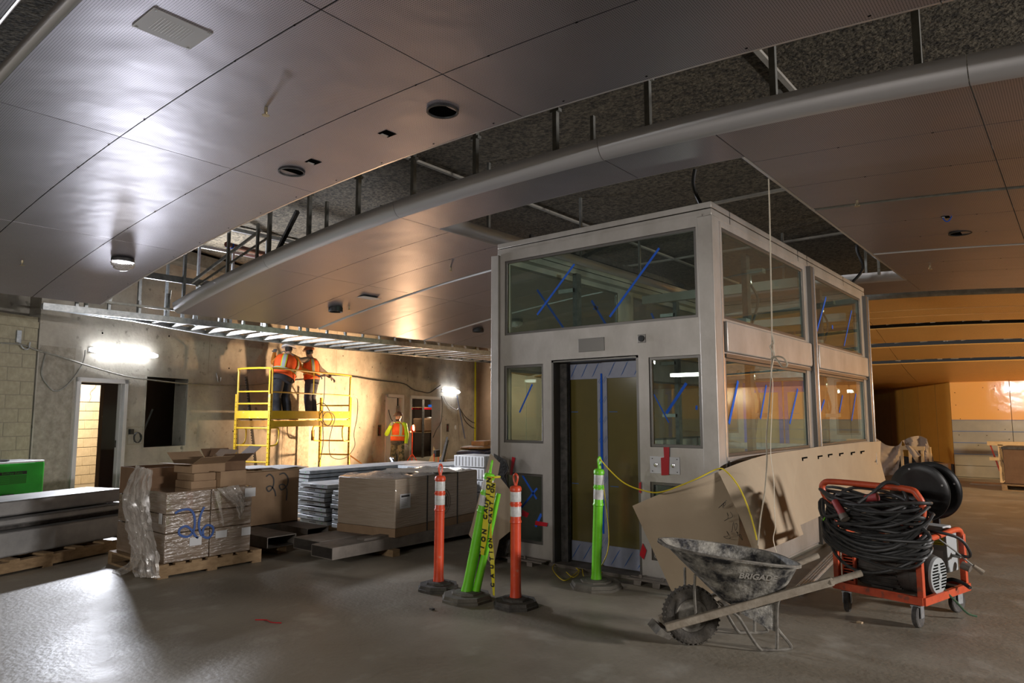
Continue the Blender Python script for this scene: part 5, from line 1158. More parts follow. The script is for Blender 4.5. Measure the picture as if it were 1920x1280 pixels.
# ================================================================== COMPRESSOR CART
cr = R(-14); cart = empty('compressor_cart', (-1.21, 6.28, 0), cr, 'orange framed motor cart on four casters right of the lift', 'cart')
DX, DY, DZ = .33, .39, .20
g = MB(); g.box(-DX, DX, -DY, DY, DZ - .01, DZ); g.build('deck_plate', mat('dusty_deck', (.14, .11, .08), (.25, .2, .15), rough=.8, scale=9), cart)
for (a, c) in [((-DX, -DY), (DX, -DY)), ((DX, -DY), (DX, DY)), ((DX, DY), (-DX, DY)), ((-DX, DY), (-DX, -DY))]: MB().beam((a[0], a[1], DZ), (c[0], c[1], DZ), .03, .055).build('deck_angle', m_redor, cart)
for (x, y, a) in [(-.26, -.33, 20), (.26, -.33, 5), (.26, .33, -10), (-.26, .33, 30)]:
    c = empty('caster', (x, y, 0), R(a), parent=cart)
    MB().lathe([(.03, -.018), (.075, -.02), (.082, -.014), (.082, .014), (.075, .02), (.03, .018)], (.0, 0, .082), 24, M=Matrix.Rotation(math.pi / 2, 3, 'Y')).build('rubber_wheel', m_blk2, c)
    g = MB(); g.box(-.032, -.026, -.03, .03, .07, .155); g.box(.026, .032, -.03, .03, .07, .155); g.box(-.035, .035, -.04, .04, .148, .158); g.build('fork', m_galv, c)
for (x, y, z) in [(-DX + .02, -DY + .02, .70), (DX - .02, -DY + .02, .70), (DX - .02, DY - .02, .60), (-DX + .02, DY - .02, .60)]:
    MB().beam((x, y, DZ), (x, y, z), .042, .042).build('frame_post', m_redor, cart, bevel=.004)
hd_ = catmull([(-DX + .02, -DY + .02, .68), (-DX - .0, -DY - .0, .80), (-DX - .05, -DY - .02, .93), (-DX - .03, -DY - .02, .985), (-DX + .05, -DY - .02, 1.0), (0, -DY - .0, .995), (DX - .06, -DY, .985), (DX - .0, -DY, .95), (DX + .03, -DY + .01, .86), (DX - .0, -DY + .02, .70)], 5)
MB().tube(hd_, .024, n=10).build('push_handle', m_redor, cart)
MB().tube(catmull([(DX - .02, -DY + .04, .62), (DX - .02, -.1, .62), (DX - .02, DY - .12, .64), (DX - .02, DY - .03, .60), (DX - .02, DY - .02, .52)], 4), .022, n=10).build('side_rail', m_redor, cart)
MB().beam((-DX + .02, DY - .02, .60), (DX - .02, DY - .02, .60), .04, .04).build('rear_rail', m_redor, cart)
MB().beam((-DX + .02, -DY, .60), (-DX + .02, DY, .60), .04, .04).build('side_rail', m_redor, cart)
g = MB(); g.box(-DX + .04, -DX + .14, -DY + .06, -DY + .09, DZ, .60); lv = g.build('louvred_panel', m_redor, cart)
g = MB()
for k in range(14): g.box(-DX + .055, -DX + .125, -DY + .055, -DY + .0601, .24 + k * .022, .25 + k * .022)
q = g.build('louvre_slot', m_dark, lv); q['kind'] = 'stuff'
# motor
mo = empty('motor', (-.02, -.12, .345), 0, parent=cart); Ry = Matrix.Rotation(math.pi / 2, 3, 'Y')
MB().lathe([(.04, -.25), (.11, -.24), (.135, -.22), (.135, .12), (.145, .125), (.145, .20), (.150, .205), (.150, .30), (.135, .335), (.10, .345)], n=32, M=Ry).build('motor_body', m_motor, mo)
g = MB()
for k in range(28):
    a = 2 * math.pi * k / 28; d = Vector((0, math.cos(a), math.sin(a))); g.beam(Vector((-.21, 0, 0)) + d * .140, Vector((.11, 0, 0)) + d * .140, .006, .018, up=d)
q = g.build('cooling_fin', m_motor, mo); q['kind'] = 'stuff'
MB().lathe([(.137, .330), (.130, .350), (.10, .354), (.0005, .355)], n=32, M=Ry, caps=False).build('fan_guard', m_grey, mo)
for k in range(9):
    z = -.085 + k * .021; w_ = math.sqrt(max(.0, .112 ** 2 - z * z)) 
    for s_ in (-1, 1): MB().box(.355, .358, min(s_ * w_, s_ * .022), max(s_ * w_, s_ * .022), z - .005, z + .005).build('guard_slot', m_dark, mo)
MB().box(-.10, .06, -.10, .10, -.165, -.13).build('motor_foot', m_motor, mo)
MB().lathe([(.022, 0), (.022, .006)], (.357, 0, 0), 16, M=Ry).build('guard_badge', m_grey, mo)
# electrical box with labels
eb = MB().box(.02, .30, .12, .30, .33, .62).build('switch_box', m_grey, cart, bevel=.004)
MB().box(.17, .28, .1185, .1198, .53, .59).build('yellow_warning_label', m_cautape, eb); MB().box(.19, .27, .1185, .1198, .40, .49).build('white_data_label', m_label, eb)
for k in range(3): MB().box(.18, .27, .1178, .1186, .54 + k * .016, .544 + k * .016).build('label_line', m_blacktxt, eb)
MB().lathe([(.012, 0), (.012, .06)], (.30, .2, .45), 10, M=Ry).build('cable_gland', m_galvd, eb)
MB().tube(catmull([(.33, .2, .47), (.42, .18, .46), (.46, .1, .52), (.43, .0, .62), (.30, -.1, .66), (.15, -.1, .64)], 5), .011, n=8).build('power_lead', m_black, cart)
MB().tube([(.02, -.05, .80), (.35, .13, .50), (.47, .19, .38)], .007, n=6).build('spray_lance', m_galvd, cart)
MB().tube([(.45, .18, .40), (.50, .21, .355)], [.014, .022], n=10).build('lance_nozzle', m_woodgrey, cart)
MB().tube([(.34, .26, .38), (.40, .26, .36)], [.03, .03], n=12).build('pipe_union', m_rustst, cart)
tag(MB().tube(catmull([cart.matrix_basis @ Vector(p) for p in [(.30, -.05, .30), (.33, -.02, .22), (.37, .05, .14), (.41, .12, .06), (.44, .2, .03)]], 5), .008, n=6).build('green_lead', mat('dark_green_lead', (.03, .08, .04), rough=.5)), 'thin dark green lead hanging off the cart beside the motor guard', 'lead')
gp = tag(MB().box(-.05, .05, -.05, .05, 0, .02).build('grease_gun', m_black, None, bevel=.008), 'black hand tool lying on the rear corner of the cart deck', 'tool')
gp.matrix_world = cart.matrix_basis @ Matrix.Translation((.27, .18, DZ + .01)); MB().tube(catmull([(-.05, 0, .03), (.02, .02, .06), (.10, .0, .05), (.16, -.03, .03)], 4), .014, n=8).build('tool_handle', m_black, gp)
# hose reel: two black discs on a stand behind the cart
rl = empty('hose_reel', cart.matrix_basis @ Vector((.05, .40, 0)), cr, 'big black empty hose reel mounted at the back of the cart', 'hose reel')
axd = turn(-fwh, R(-54)); axl = Matrix.Rotation(-cr, 3, 'Z') @ axd; Qr = axl.to_track_quat('Z', 'Y').to_matrix()
for k, d in enumerate((.10, -.12)):
    dk = MB().lathe([(.0005, 0), (.06, 0), (.16, -.012), (.165, 0), (.225, 0), (.232, .008), (.225, .012), (.165, .010), (.06, .012), (.0005, .012)], Qr @ Vector((0, 0, d)) + Vector((0, 0, .905)), 48, M=Qr, caps=False).build('reel_disc', mat('gloss_black_steel', (.012, .012, .013), (.03, .03, .03), rough=.28, scale=6), rl)
    MB().lathe([(.228, .002), (.2345, .006), (.228, .010)], Qr @ Vector((0, 0, d)) + Vector((0, 0, .905)), 48, M=Qr, caps=False).build('disc_edge', m_frame, dk)
    for a in (20, 110, 200, 290):
        MB().lathe([(.008, 0), (.008, .003)], Qr @ Vector((.19 * math.cos(R(a)), .19 * math.sin(R(a)), d + .012)) + Vector((0, 0, .905)), 10, M=Qr).build('bolt_hole', m_label, dk)
MB().lathe([(.07, -.11), (.07, .10)], (0, 0, .905), 24, M=Qr).build('reel_drum', m_black, rl); MB().lathe([(.02, -.18), (.02, .16)], (0, 0, .905), 12, M=Qr).build('reel_axle', m_galvd, rl)
for d in (.14, -.17):
    c = Qr @ Vector((0, 0, d)); MB().beam((c.x, c.y, .905), (c.x, c.y, .60), .03, .05).build('reel_bracket', m_black, rl)
MB().box(-.2, .2, -.12, .12, .585, .60).build('mount_plate', m_galvd, rl)
MB().box(-.05, .2, -.2, -.05, .60, .66).build('clear_bin', m_label, rl, bevel=.01)
# the coiled hose over the handle
rr = random.Random(12); g = MB(); cc = Vector((.0, -.36, .70))
def coilpts(rx, ry, dz, tilt, ph, droop, off, n=40):
    P = []
    for j in range(n):
        t = 2 * math.pi * j / n + ph; x = rx * math.cos(t); y = ry * math.sin(t)
        P.append(cc + off + Vector((x, y, dz + tilt * x - droop * max(0, -math.sin(t)) + .012 * math.sin(3 * t + ph * 5))))
    return P
for k in range(34):
    g.tube(coilpts(rr.uniform(.31, .40), rr.uniform(.12, .20), rr.uniform(-.12, .20), rr.uniform(-.20, .10), rr.uniform(0, 6), rr.uniform(.02, .22), Vector((rr.uniform(-.03, .03), rr.uniform(-.04, .03), 0)), 32), rr.choice((.011, .012, .014)), n=7, closed=True)
g.tube(catmull([cc + Vector(p) for p in [(-.38, -.05, .16), (-.30, -.16, .04), (-.12, -.18, .10), (.05, -.12, .24), (.12, -.06, .32), (.20, -.03, .31), (.27, -.06, .20), (.20, -.16, .08), (.0, -.20, .02), (-.2, -.19, .0)]], 6), .014, n=8)
g.tube(catmull([cc + Vector(p) for p in [(-.30, .05, .20), (-.2, .1, .25), (.0, .1, .245), (.15, .06, .22), (.3, .02, .16)]], 6), .012, n=8)
g.tube(catmull([cc + Vector(p) for p in [(.36, -.05, .02), (.42, -.08, -.03), (.40, -.14, -.06), (.2, -.20, -.07), (.0, -.21, -.07)]], 6), .013, n=8)
hs = g.build('coiled_hose', m_hose); hs.matrix_world = cart.matrix_basis.copy(); tag(hs, 'thick tangle of coiled black hose hung over the cart handle', 'hose')
for (p, q_) in (((-.20, -.20, .17), (-.12, -.23, .07)), ((.0, -.12, .20), (.09, -.12, .22))): MB().tube([cc + Vector(p), cc + Vector(q_)], [.026, .03], n=12).build('hose_coupling', mat('dull_red_coupling', (.30, .04, .04), rough=.5), hs)
MB().tube([cc + Vector((-.13, -.225, .08)), cc + Vector((-.10, -.24, .045))], [.031, .034], n=12).build('coupling_end', m_rustst, hs)
MB().tube([cc + Vector((-.34, -.13, .0)), cc + Vector((-.30, -.15, .05))], .005, n=5).build('cable_tie', m_lime, hs)

# ================================================================== CARTONS, PALLETS, STEEL ON THE LEFT
def pallet(name, loc, rz, sx, sy, label, h=.13, nb=7, group=None, ny=3):
    t = empty(name, loc, rz, label, 'pallet', group)
    for k in range(ny): x = (sx - .09) * k / (ny - 1); MB().box(x, x + .09, 0, sy, .022, h - .02).build('stringer', m_wood_raw, t)
    for k in range(nb): y = (sy - .10) * k / (nb - 1); MB().box(0, sx, y, y + .10, h - .02, h).build('deck_board', m_wood_raw, t)
    for k in (0, nb // 2, nb - 1): y = (sy - .10) * k / (nb - 1); MB().box(0, sx, y, y + .10, 0, .022).build('bottom_board', m_wood_raw, t)
    return t
pallet('pallet', (-7.93, 3.06, 0), 0, 1.14, 1.06, 'worn wooden pallet under the plastic wrapped cartons sprayed 26')
st = empty('wrapped_carton_stack', (-7.9, 3.12, .13), 0, 'plastic wrapped stack of cartons with 26 sprayed in blue', 'cartons')
sx = 1.08
for (y0, y1) in ((0, .44), (.445, .885)):
    for (z0, z1) in ((0, .27), (.274, .45), (.454, .66)): MB().box(.56, sx, y0, y1, z0, z1).build('carton', m_wrap, st, bevel=.006, seg=1)
for (z0, z1) in ((0, .30), (.304, .58)): MB().box(0, .555, 0, .885, z0, z1).build('carton', m_wrap, st, bevel=.006, seg=1)
oc = MB().holes('z', .584, .86, 0, .50, 0, .90, [(.008, .492, .008, .892)]); oc.box(0, .5, 0, .9, .584, .59); oc.build('open_carton', m_cardd, st)  # darker cardboard puts the shade of this carton's face into its colour
g = MB(); g.grid([[(0, .9, .86), (.5, .9, .86)], [(0, 1.05, .89), (.5, 1.05, .89)]], .004); g.build('carton_flap', m_cardl, st)
for (y, z, w_, h_) in [(.24, .13, .12, .08), (.50, .17, .12, .07), (.78, .16, .10, .08), (.80, .55, .12, .09)]: MB().box(sx + .004, sx + .0055, y, y + w_, z, z + h_).build('shipping_label', m_label, st)
MB().box(.95, 1.02, -.005, -.0035, .36, .46).build('shipping_label', m_label, st)
# the sprayed number
def spray(polys, x, r, par, nm, m, k=5):
    for L in polys:
        P = catmull([at(u, v, x=x) for (u, v) in L], k); P = [p - par.location for p in P]; MB().tube(P, r, n=8, flat=1.0).build(nm, m, par)
m_spray = mat('blue_spray_paint', (.006, .06, .26), rough=.5)
g_x = -7.9 + sx + .004
def flatspray(polys, x, r, par, nm, m):
    for L in polys:
        P = [p - par.location for p in catmull([at(u, v, x=x) for (u, v) in L], 6)]; Q = []
        for i, p in enumerate(P):
            d = (P[min(i + 1, len(P) - 1)] - P[max(i - 1, 0)]); d.x = 0; d.normalize(); n = Vector((0, -d.z, d.y)); Q.append([p - n * r, p + n * r])
        MB().grid(Q, thick=.0015, nrm=(1, 0, 0)).build(nm, m, par)
flatspray([[(328, 962), (340, 956), (356, 955), (364, 966), (365, 985), (360, 1000), (350, 1006), (337, 1002), (337, 992), (348, 986), (358, 992), (367, 1005), (372, 1008)], [(383, 950), (376, 966), (373, 985), (378, 1002), (390, 1008), (399, 999), (399, 988), (389, 984), (381, 992), (381, 1003)]], g_x, .011, st, 'sprayed_digit', m_spray)
# open cartons piled on top
def open_carton(loc, rz, sx_, sy_, h, label, flaps=(1, 1, 1, 1), m=m_card, fl=.5, tilt=.06):
    t = empty('open_carton', loc, rz, label, 'carton')
    g = MB().holes('z', 0, h, 0, sx_, 0, sy_, [(.006, sx_ - .006, .006, sy_ - .006)]); g.box(0, sx_, 0, sy_, 0, .006); g.build('carton_body', m, t)
    MB().box(.007, sx_ - .007, .007, sy_ - .007, .007, .012).build('carton_floor', m_cardd, t)
    L = sy_ * fl
    F_ = [[(0, 0, h), (sx_, 0, h), (sx_, -L * .8, h + L * tilt), (0, -L * .8, h + L * tilt)], [(0, sy_, h), (sx_, sy_, h), (sx_, sy_ + L * .7, h + L * .6), (0, sy_ + L * .7, h + L * .6)], [(0, 0, h), (0, sy_, h), (-L * .7, sy_, h + L * .5), (-L * .7, 0, h + L * .5)], [(sx_, 0, h), (sx_, sy_, h), (sx_ + L * .75, sy_, h + L * .35), (sx_ + L * .75, 0, h + L * .35)]]
    for k, q in enumerate(F_):
        if flaps[k]: MB().grid([[q[0], q[1]], [q[3], q[2]]], .004).build('flap', m, t)
    return t
def flat_carton(loc, rz, a, b_, h, label, m=m_card, group=None):
    t = empty('flat_carton', loc, rz, label, 'carton', group); MB().box(0, a, 0, b_, 0, h).build('carton_body', m, t, bevel=.004, seg=1)
    MB().box(0, a, b_ / 2 - .025, b_ / 2 + .025, h, h + .001).build('packing_tape', m_cardl, t); return t
zb = .79
flat_carton((-7.30, 3.42, zb), 0, .34, .42, .075, 'flat brown carton on the wrapped stack, lowest of the small pile')
flat_carton((-7.29, 3.43, zb + .076), R(3), .33, .40, .075, 'flat brown carton in the middle of the small pile on the wrapped stack')
open_carton((-7.30, 3.40, zb + .152), R(4), .34, .36, .09, 'open brown carton with raised flaps on top of the small pile', fl=.6)
open_carton((-7.34, 3.76, zb + .152), R(-6), .30, .30, .10, 'second open carton with a dark lifted flap beside the first', (0, 1, 1, 1), m_cardd, .8) 
open_carton((-7.22, 3.66, zb), R(6), .32, .30, .16, 'shallow open carton at the right end of the wrapped stack', (1, 0, 0, 0), m_card, .3)
# loose stretch film
def drape(name, rowsL, rowsR, y_or_x, val, label, n=26, amp=.03, seed=1):
    rr = random.Random(seed); P = []
    A = catmull([at(u, v, **{y_or_x: val}) for (u, v) in rowsL], 6); B = catmull([at(u, v, **{y_or_x: val}) for (u, v) in rowsR], 6)
    for i in range(len(A)):
        row = []
        for j in range(n + 1):
            p = lerp(A[i], B[i], j / n); k = amp * (math.sin(j * 1.9 + i * .25) + .6 * math.sin(j * 3.7 - i * .4) + rr.uniform(-.4, .4))
            if y_or_x == 'y': p.y += -abs(k) - .01
            else: p.x += abs(k) + .01
            row.append(p)
        P.append(row)
    return tag(MB().grid(P).build(name, m_plastic), label, 'plastic film')
drape('loose_film', [(262, 872), (238, 930), (248, 990), (258, 1040), (262, 1080)], [(292, 880), (285, 930), (290, 985), (302, 1040), (306, 1082)], 'y', 3.02, 'crumpled clear film hanging down the left corner of the wrapped stack', amp=.035)
drape('loose_film', [(258, 1035), (240, 1058), (215, 1070)], [(270, 1040), (256, 1066), (236, 1076)], 'y', 2.96, 'twisted film tail spreading on the floor left of the wrapped stack', 10, .02, 4)
drape('loose_film', [(405, 915), (425, 935), (440, 950), (446, 970)], [(445, 908), (456, 930), (458, 950), (448, 972)], 'x', -6.79, 'bunched film hanging on the right half of the sprayed stack', 16, .02, 7)
drape('loose_film', [(400, 920), (408, 950), (416, 985)], [(409, 920), (414, 950), (418, 985)], 'x', -6.79, 'thin film strand hanging beside the bunched film', 4, .01, 8)
flat_carton(at(219, 1047, z=0), R(30), .16, .22, .30, 'crushed orange brown carton on end left of the wrapped stack', m_cardl)
# carton 22
c22 = empty('tall_carton', (-8.75, 4.22, .20), 0, 'large open brown carton with a dark sprayed 22 behind the wrapped stack', 'carton')
g = MB().holes('z', 0, .64, 0, .95, 0, 1.0, [(.01, .94, .01, .99)]); g.box(0, .95, 0, 1.0, 0, .01); g.build('carton_body', m_card, c22)
for q in ([(.95, 0, .64), (.95, 1.0, .64), (1.05, 1.0, .66), (1.1, 0, .665)], [(0, 0, .64), (.95, 0, .64), (.95, -.3, .70), (0, -.3, .66)], [(0, 1, .64), (.9, 1, .64), (.8, 1.25, .66), (0, 1.2, .64)]): MB().grid([[q[0], q[1]], [q[3], q[2]]], .005).build('flap', m_cardl, c22)
MB().box(.1, .6, .5, .95, .655, .66).build('white_liner', m_label, c22)
flatspray([[(499, 893), (506, 889), (513, 897), (512, 912), (504, 921), (500, 914), (508, 911), (515, 920), (517, 930)], [(524, 889), (533, 887), (540, 896), (538, 910), (528, 918), (524, 910), (532, 908), (538, 918), (537, 938)]], -7.797, .008, c22, 'sprayed_digit', m_blacktxt)
tag(MB().grid([[(-8.55, 5.3, .87), (-8.0, 5.2, .865)], [(-8.6, 5.6, .87), (-8.05, 5.55, .885)]], .004).build('white_sheet', m_label), 'pale sheet lying over the right edge of the open 22 carton', 'sheet').location = (.1, -.2, -.01)
# hollow steel sections on bearers
def tube_section(x0, x1, y0, y1, z0, z1, ax, label):
    t = empty('hollow_section', (x0, y0, z0), 0, label, 'steel section', 'rectangular steel sections on the floor'); w_, l_, h_ = x1 - x0, y1 - y0, z1 - z0; e = .008
    g = MB()
    if ax == 'y': g.holes('y', 0, l_, 0, w_, 0, h_, [(e, w_ - e, e, h_ - e)])
    else: g.holes('x', 0, w_, 0, l_, 0, h_, [(e, l_ - e, e, h_ - e)])
    g.build('section_wall', m_rustst, t); return t
tube_section(-7.9, -6.98, 4.30, 4.66, .08, .20, 'x', 'dusty steel section pointing right between the two big cartons, front one')
tube_section(-8.3, -7.15, 4.92, 5.22, .08, .20, 'x', 'dusty steel section pointing right under the 22 carton, rear one')
tA = tube_section(-6.86, -6.38, 4.55, 7.4, .07, .19, 'y', 'long open ended steel section under the strapped carton, left of two')
tB = tube_section(-6.34, -5.98, 4.42, 7.4, .07, .19, 'y', 'long open ended steel section under the strapped carton, right of two')
MB().box(.18, .30, .45, 1.05, .121, .145).build('cleat', m_rustst, tB)
for (x0, x1, y) in [(-6.9, -5.9, 5.15), (-6.9, -5.9, 6.6), (-8.3, -7.0, 4.45), (-8.9, -7.3, 5.0)]: tag(MB().box(x0, x1, y, y + .1, 0, .07 if x0 > -7 else .08).build('timber_bearer', m_wood_raw), {5.15: 'timber bearer under the near end of the strapped carton steel', 6.6: 'timber bearer under the far end of the strapped carton steel', 4.45: 'timber bearer under the front steel section beside the wrapped stack', 5.0: 'timber bearer under the rear steel section below the 22 carton'}[y], 'timber', 'timber bearers under the steel')
# strapped carton
bx = empty('strapped_carton', (-5.95, 5.22, .19), R(8), 'long shrink wrapped carton with straps and a round printed mark', 'carton')
W_, L_2, H_ = .88, 1.6, .63
MB().box(-W_, 0, 0, L_2, 0, .09).build('carton_base', m_card, bx)
MB().box(-W_, 0, 0, L_2, .09, H_).build('wrapped_body', mat('ribbed_wrapped_carton', (.36, .28, .20), (.44, .36, .28), rough=.4, scale=5, stretch=(.5, .5, 9), bump=.5, bscale=9, coat=.4), bx, bevel=.012)
rr = random.Random(9); P = [[Vector((-W_ * i / 12, L_2 * j / 22, H_ + .004 + .03 * rr.random() * (0 < i < 12 and 0 < j < 22))) for j in range(23)] for i in range(13)]; MB().grid(P).build('wrinkled_top_film', m_plastic, bx)
for y in (.55, 1.15):
    MB().holes('y', y, y + .02, -W_ - .004, .004, -.12, H_ + .006, [(-W_ - .002, .002, -.118, H_ + .004)]).build('strap', m_black, bx)
MB().box(.003, .005, .07, .25, .30, .46).build('shipping_label', m_label, bx)
MB().box(.0052, .0058, .09, .23, .425, .445).build('label_line', m_blacktxt, bx)
for k in range(5): MB().box(.0052, .0058, .09, .20, .40 - k * .018, .402 - k * .018).build('label_line', m_blacktxt, bx)
m_mark = mat('faded_dark_print', (.10, .07, .05), rough=.8)
for r_ in (.15, .11): MB().lathe([(r_, 0), (r_ + .006, 0), (r_ + .006, .001), (r_, .001)], (.004, .86, .30), 32, M=Ry, caps=False).build('round_mark', m_mark, bx)
for k in range(4): MB().box(.0035, .0048, .78 + k * .045, .80 + k * .045, .24, .36).build('mark_bar', m_mark, bx)
tag(MB().grid([[(-6.5, 5.5, .845), (-5.95, 6.2, .845)], [(-6.9, 5.9, .86), (-6.4, 6.5, .85)]], .006).build('grey_cloth', m_woodgrey), 'flat grey brown cloth on top of the strapped carton', 'cloth')
# slab stacks
ORD = ['topmost', 'second from top', 'third from top', 'fourth from top', 'fifth from top', 'sixth from top', 'seventh from top', 'eighth from top', 'ninth from top', 'tenth from top']
def slabs(x0, w_, y0, l_, z0, n, grp, lab, th=.048, pit=.058, seed=1):
    rr = random.Random(seed); first = None
    for k in range(n):
        if first is None:
            t = empty('concrete_plank', (x0, y0, z0), 0, lab, 'plank', grp); MB().box(0, w_, 0, l_, 0, th).build('plank_body', m_slab, t, bevel=.003, seg=1)
            g = MB(); 
            for q in range(5): g.box(w_ * (.36 + .05 * q), w_ * (.385 + .05 * q), -.0012, 0, th * .3, th * .7)
            q_ = g.build('crayon_mark', m_blacktxt, t); q_['kind'] = 'stuff'
            MB().box(w_ * .82, w_ * .84, -.0012, 0, th * .4, th * .65).build('green_dot', m_green, t); first = t
        else:
            t = copy_tree(first)
        if k: t = t
        t['label'] = ORD[n - 1 - k] + ' ' + lab
        t.location = (x0 + rr.uniform(-.015, .015) + (.04 if k == n - 1 else 0) + (.03 if k < 4 else 0), y0 + rr.uniform(-.012, .012), z0 + k * pit + (.012 if k >= 4 else 0))
G1 = 'galvanised planks in the left front stack'
slabs(-8.40, .60, 5.62, 1.8, .09, 9, G1, 'grey plank in the front stack right of the 22 carton', seed=2)
slabs(-7.66, .57, 5.62, 1.7, .09, 8, 'galvanised planks beside the strapped carton', 'grey plank in the stack touching the strapped carton', seed=3)
slabs(-9.5, .62, 6.1, 2.6, .10, 10, 'galvanised planks in the rear stack', 'grey plank in the rear stack behind the 22 carton', seed=4, pit=.062)
slabs(-8.78, .66, 7.7, 1.6, .10, 10, 'galvanised planks in the far right stack', 'grey plank in the stack behind the strapped carton', seed=5, pit=.062)
for (x, y, l) in [(-9.6, 5.75, 2.6), (-9.6, 7.0, 2.6), (-9.6, 8.3, 2.6)]: tag(MB().box(x, x + l, y, y + .09, 0, .088).build('timber_bearer', m_wood_raw), {5.75: 'timber bearer under the near end of the grey plank stacks', 7.0: 'timber bearer under the middle of the grey plank stacks', 8.3: 'timber bearer under the far end of the grey plank stacks'}[y], 'timber', 'timber bearers under the planks')
# white crates by the lift
wc = empty('white_crate_stack', (-7.95, 8.2, .14), R(4), 'tall stack of white ribbed plastic crates left of the lift', 'crates')
for k in range(4): MB().box(0, .62, 0, .5, k * .19, k * .19 + .178).build('crate', m_white, wc, bevel=.008)
g = MB()
for k in range(4):
    for j in range(9): g.box(.03 + j * .066, .05 + j * .066, -.006, 0, k * .19 + .02, k * .19 + .16)
q = g.build('crate_rib', m_label, wc); q['kind'] = 'stuff'
g = MB(); 
for j in range(7): g.box(.62, .626, .03 + j * .066, .05 + j * .066, .01, .74)
q = g.build('crate_rib', m_label, wc); q['kind'] = 'stuff'
pallet('pallet', (-8.0, 8.05, 0), R(4), .9, .9, 'low wooden pallet under the white crates')
# beams on pallets at the far left (frame follows the wall)
def wbox(name, s0, s1, w0, w1, z0, z1, m, label, cat, group=None, prof='c'):
    t = empty(name, wp(s0, w0, z0), WA, label, cat, group); a, l, h = w1 - w0, s1 - s0, z1 - z0; e = .012
    if prof == 'box': MB().box(0, a, 0, l, 0, h).build('beam_body', m, t, bevel=.003, seg=1)
    else:
        MB().box(a - e, a, 0, l, 0, h).build('web', m, t); MB().box(0, a, 0, l, h - e, h).build('top_flange', m, t); MB().box(0, a, 0, l, 0, e).build('bottom_flange', m, t)
    return t
pallet('pallet', wp(-4.6, 2.35, 0), WA, 1.15, 2.5, 'long pale wooden pallet under the steel beams at the left edge', h=.14, nb=8)
wbox('steel_beam', -7.5, -2.0, 2.85, 3.35, .145, .385, m_beam, 'deep weathered steel beam lying lowest in the left stack', 'beam')
wbox('steel_channel', -7.5, -1.95, 2.8, 3.22, .39, .43, m_blk2, 'thin dark steel channel just above the deep beam', 'beam', prof='box')
wbox('steel_channel', -7.5, -2.0, 2.85, 3.28, .435, .50, m_beam, 'pale punched steel channel, third from the floor in the left stack', 'beam')
wbox('steel_channel', -7.5, -2.05, 2.60, 3.16, .515, .66, m_beam, 'bright galvanised channel with a white tag on top of the left stack', 'beam')
q = MB().box(3.164, 3.166, -2.95, -2.78, .56, .62).build('white_tag', m_label, [o for o in bpy.data.objects if o.name.startswith('steel_channel')][-1]); q.matrix_parent_inverse = Matrix.Identity(4); q.location = (-2.60, 2.05, -.515)
q.location = (-2.60, 2.05 , -.515); q.data.transform(Matrix.Translation((0, 0, 0)))
wbox('steel_plate', -6.5, -2.4, 2.3, 2.58, .60, .625, m_galv, 'flat galvanised strip lying behind the top channel', 'beam', prof='box'); tag(MB().box(2.25, 2.58, -6.4, -2.4, .14, .59).build('timber_stack', m_rustst), 'dark bundle of steel filling the back of the left stack', 'bundle').matrix_world = wm(0, 0)
gm = empty('green_tank', wp(-3.4, .75, 0), WA, 'bright green drinking water tank with a black panel at the left edge', 'tank')
MB().box(0, .46, 0, 1.85, .05, .92).build('tank_shell', m_green, gm, bevel=.03); MB().box(.05, .44, .05, 1.82, 0, .06).build('base_skid', m_blk2, gm); MB().box(-.01, .47, .02, 1.83, .905, .93).build('tank_lid', m_jamb, gm, bevel=.01)
MB().lathe([(.13, 0), (.13, .018), (.11, .022)], (.25, 1.35, .93), 20).build('filler_cap', m_black, gm)
MB().box(.46, .485, 1.13, 1.58, .15, .50).build('black_door', m_black, gm, bevel=.015); MB().box(.485, .50, 1.27, 1.43, .44, .52).build('latch', m_black, gm, bevel=.006)
MB().box(.460, .463, 1.18, 1.60, .76, .80).build('name_band', m_blacktxt, gm); text('name_text', 'EcoWater Events', .038, frame_of((.4638, 1.41, .78), (0, 1, 0), (0, 0, 1)), mat('green_print', (.02, .35, .03)), gm)
MB().box(.460, .4615, 1.17, 1.60, .64, .75).build('notice', mat('dark_green_print', (.008, .25, .012), rough=.5), gm)
for k in range(4): MB().box(.4615, .4625, 1.19, 1.38, .66 + k * .022, .665 + k * .022).build('notice_line', m_green, gm)
# clutter by the far wall
def bag(name, M_, a, b_, h, m, label, cat='bag', group=None, seed=0):
    rr = random.Random(seed); n = 12; rings = []
    for k in range(7):
        f = k / 6; e = math.sin(math.pi * (.12 + .76 * f)); rings.append([Vector((a / 2 * e ** .4 * math.copysign(abs(math.cos(t)) ** .5, math.cos(t)) * (1 + .04 * rr.uniform(-1, 1)), b_ / 2 * e ** .4 * math.copysign(abs(math.sin(t)) ** .5, math.sin(t)) * (1 + .04 * rr.uniform(-1, 1)), h * f)) for t in [2 * math.pi * j / n for j in range(n)]])
    o = MB().loft(rings).build(name, m); o.matrix_world = M_; return tag(o, label, cat, group)
m_bbag = mat('navy_paper_bag', (.03, .045, .11), (.06, .08, .16), rough=.6, scale=6); m_sack = mat('dusty_sack', (.28, .24, .19), (.38, .33, .27), rough=.85, scale=7)
pallet('pallet', wp(9.6, 2.0, 0), WA, 1.0, 2.0, 'wooden pallet under the navy paper bags by the far doors')
n_ = 0
for lv_ in range(3):
    for k in range(3):
        bag('cement_bag', wm(10.1 + k * .56, 2.55, .135 + lv_ * .135) @ Matrix.Rotation(R(4 * (lv_ - 1)), 4, 'Z'), .80, .54, .132, m_bbag, ['lowest', 'middle', 'top'][lv_] + ' row navy paper cement bag under the far strip lamp, ' + ['left', 'centre', 'right'][k], group='navy cement bags', seed=n_); n_ += 1
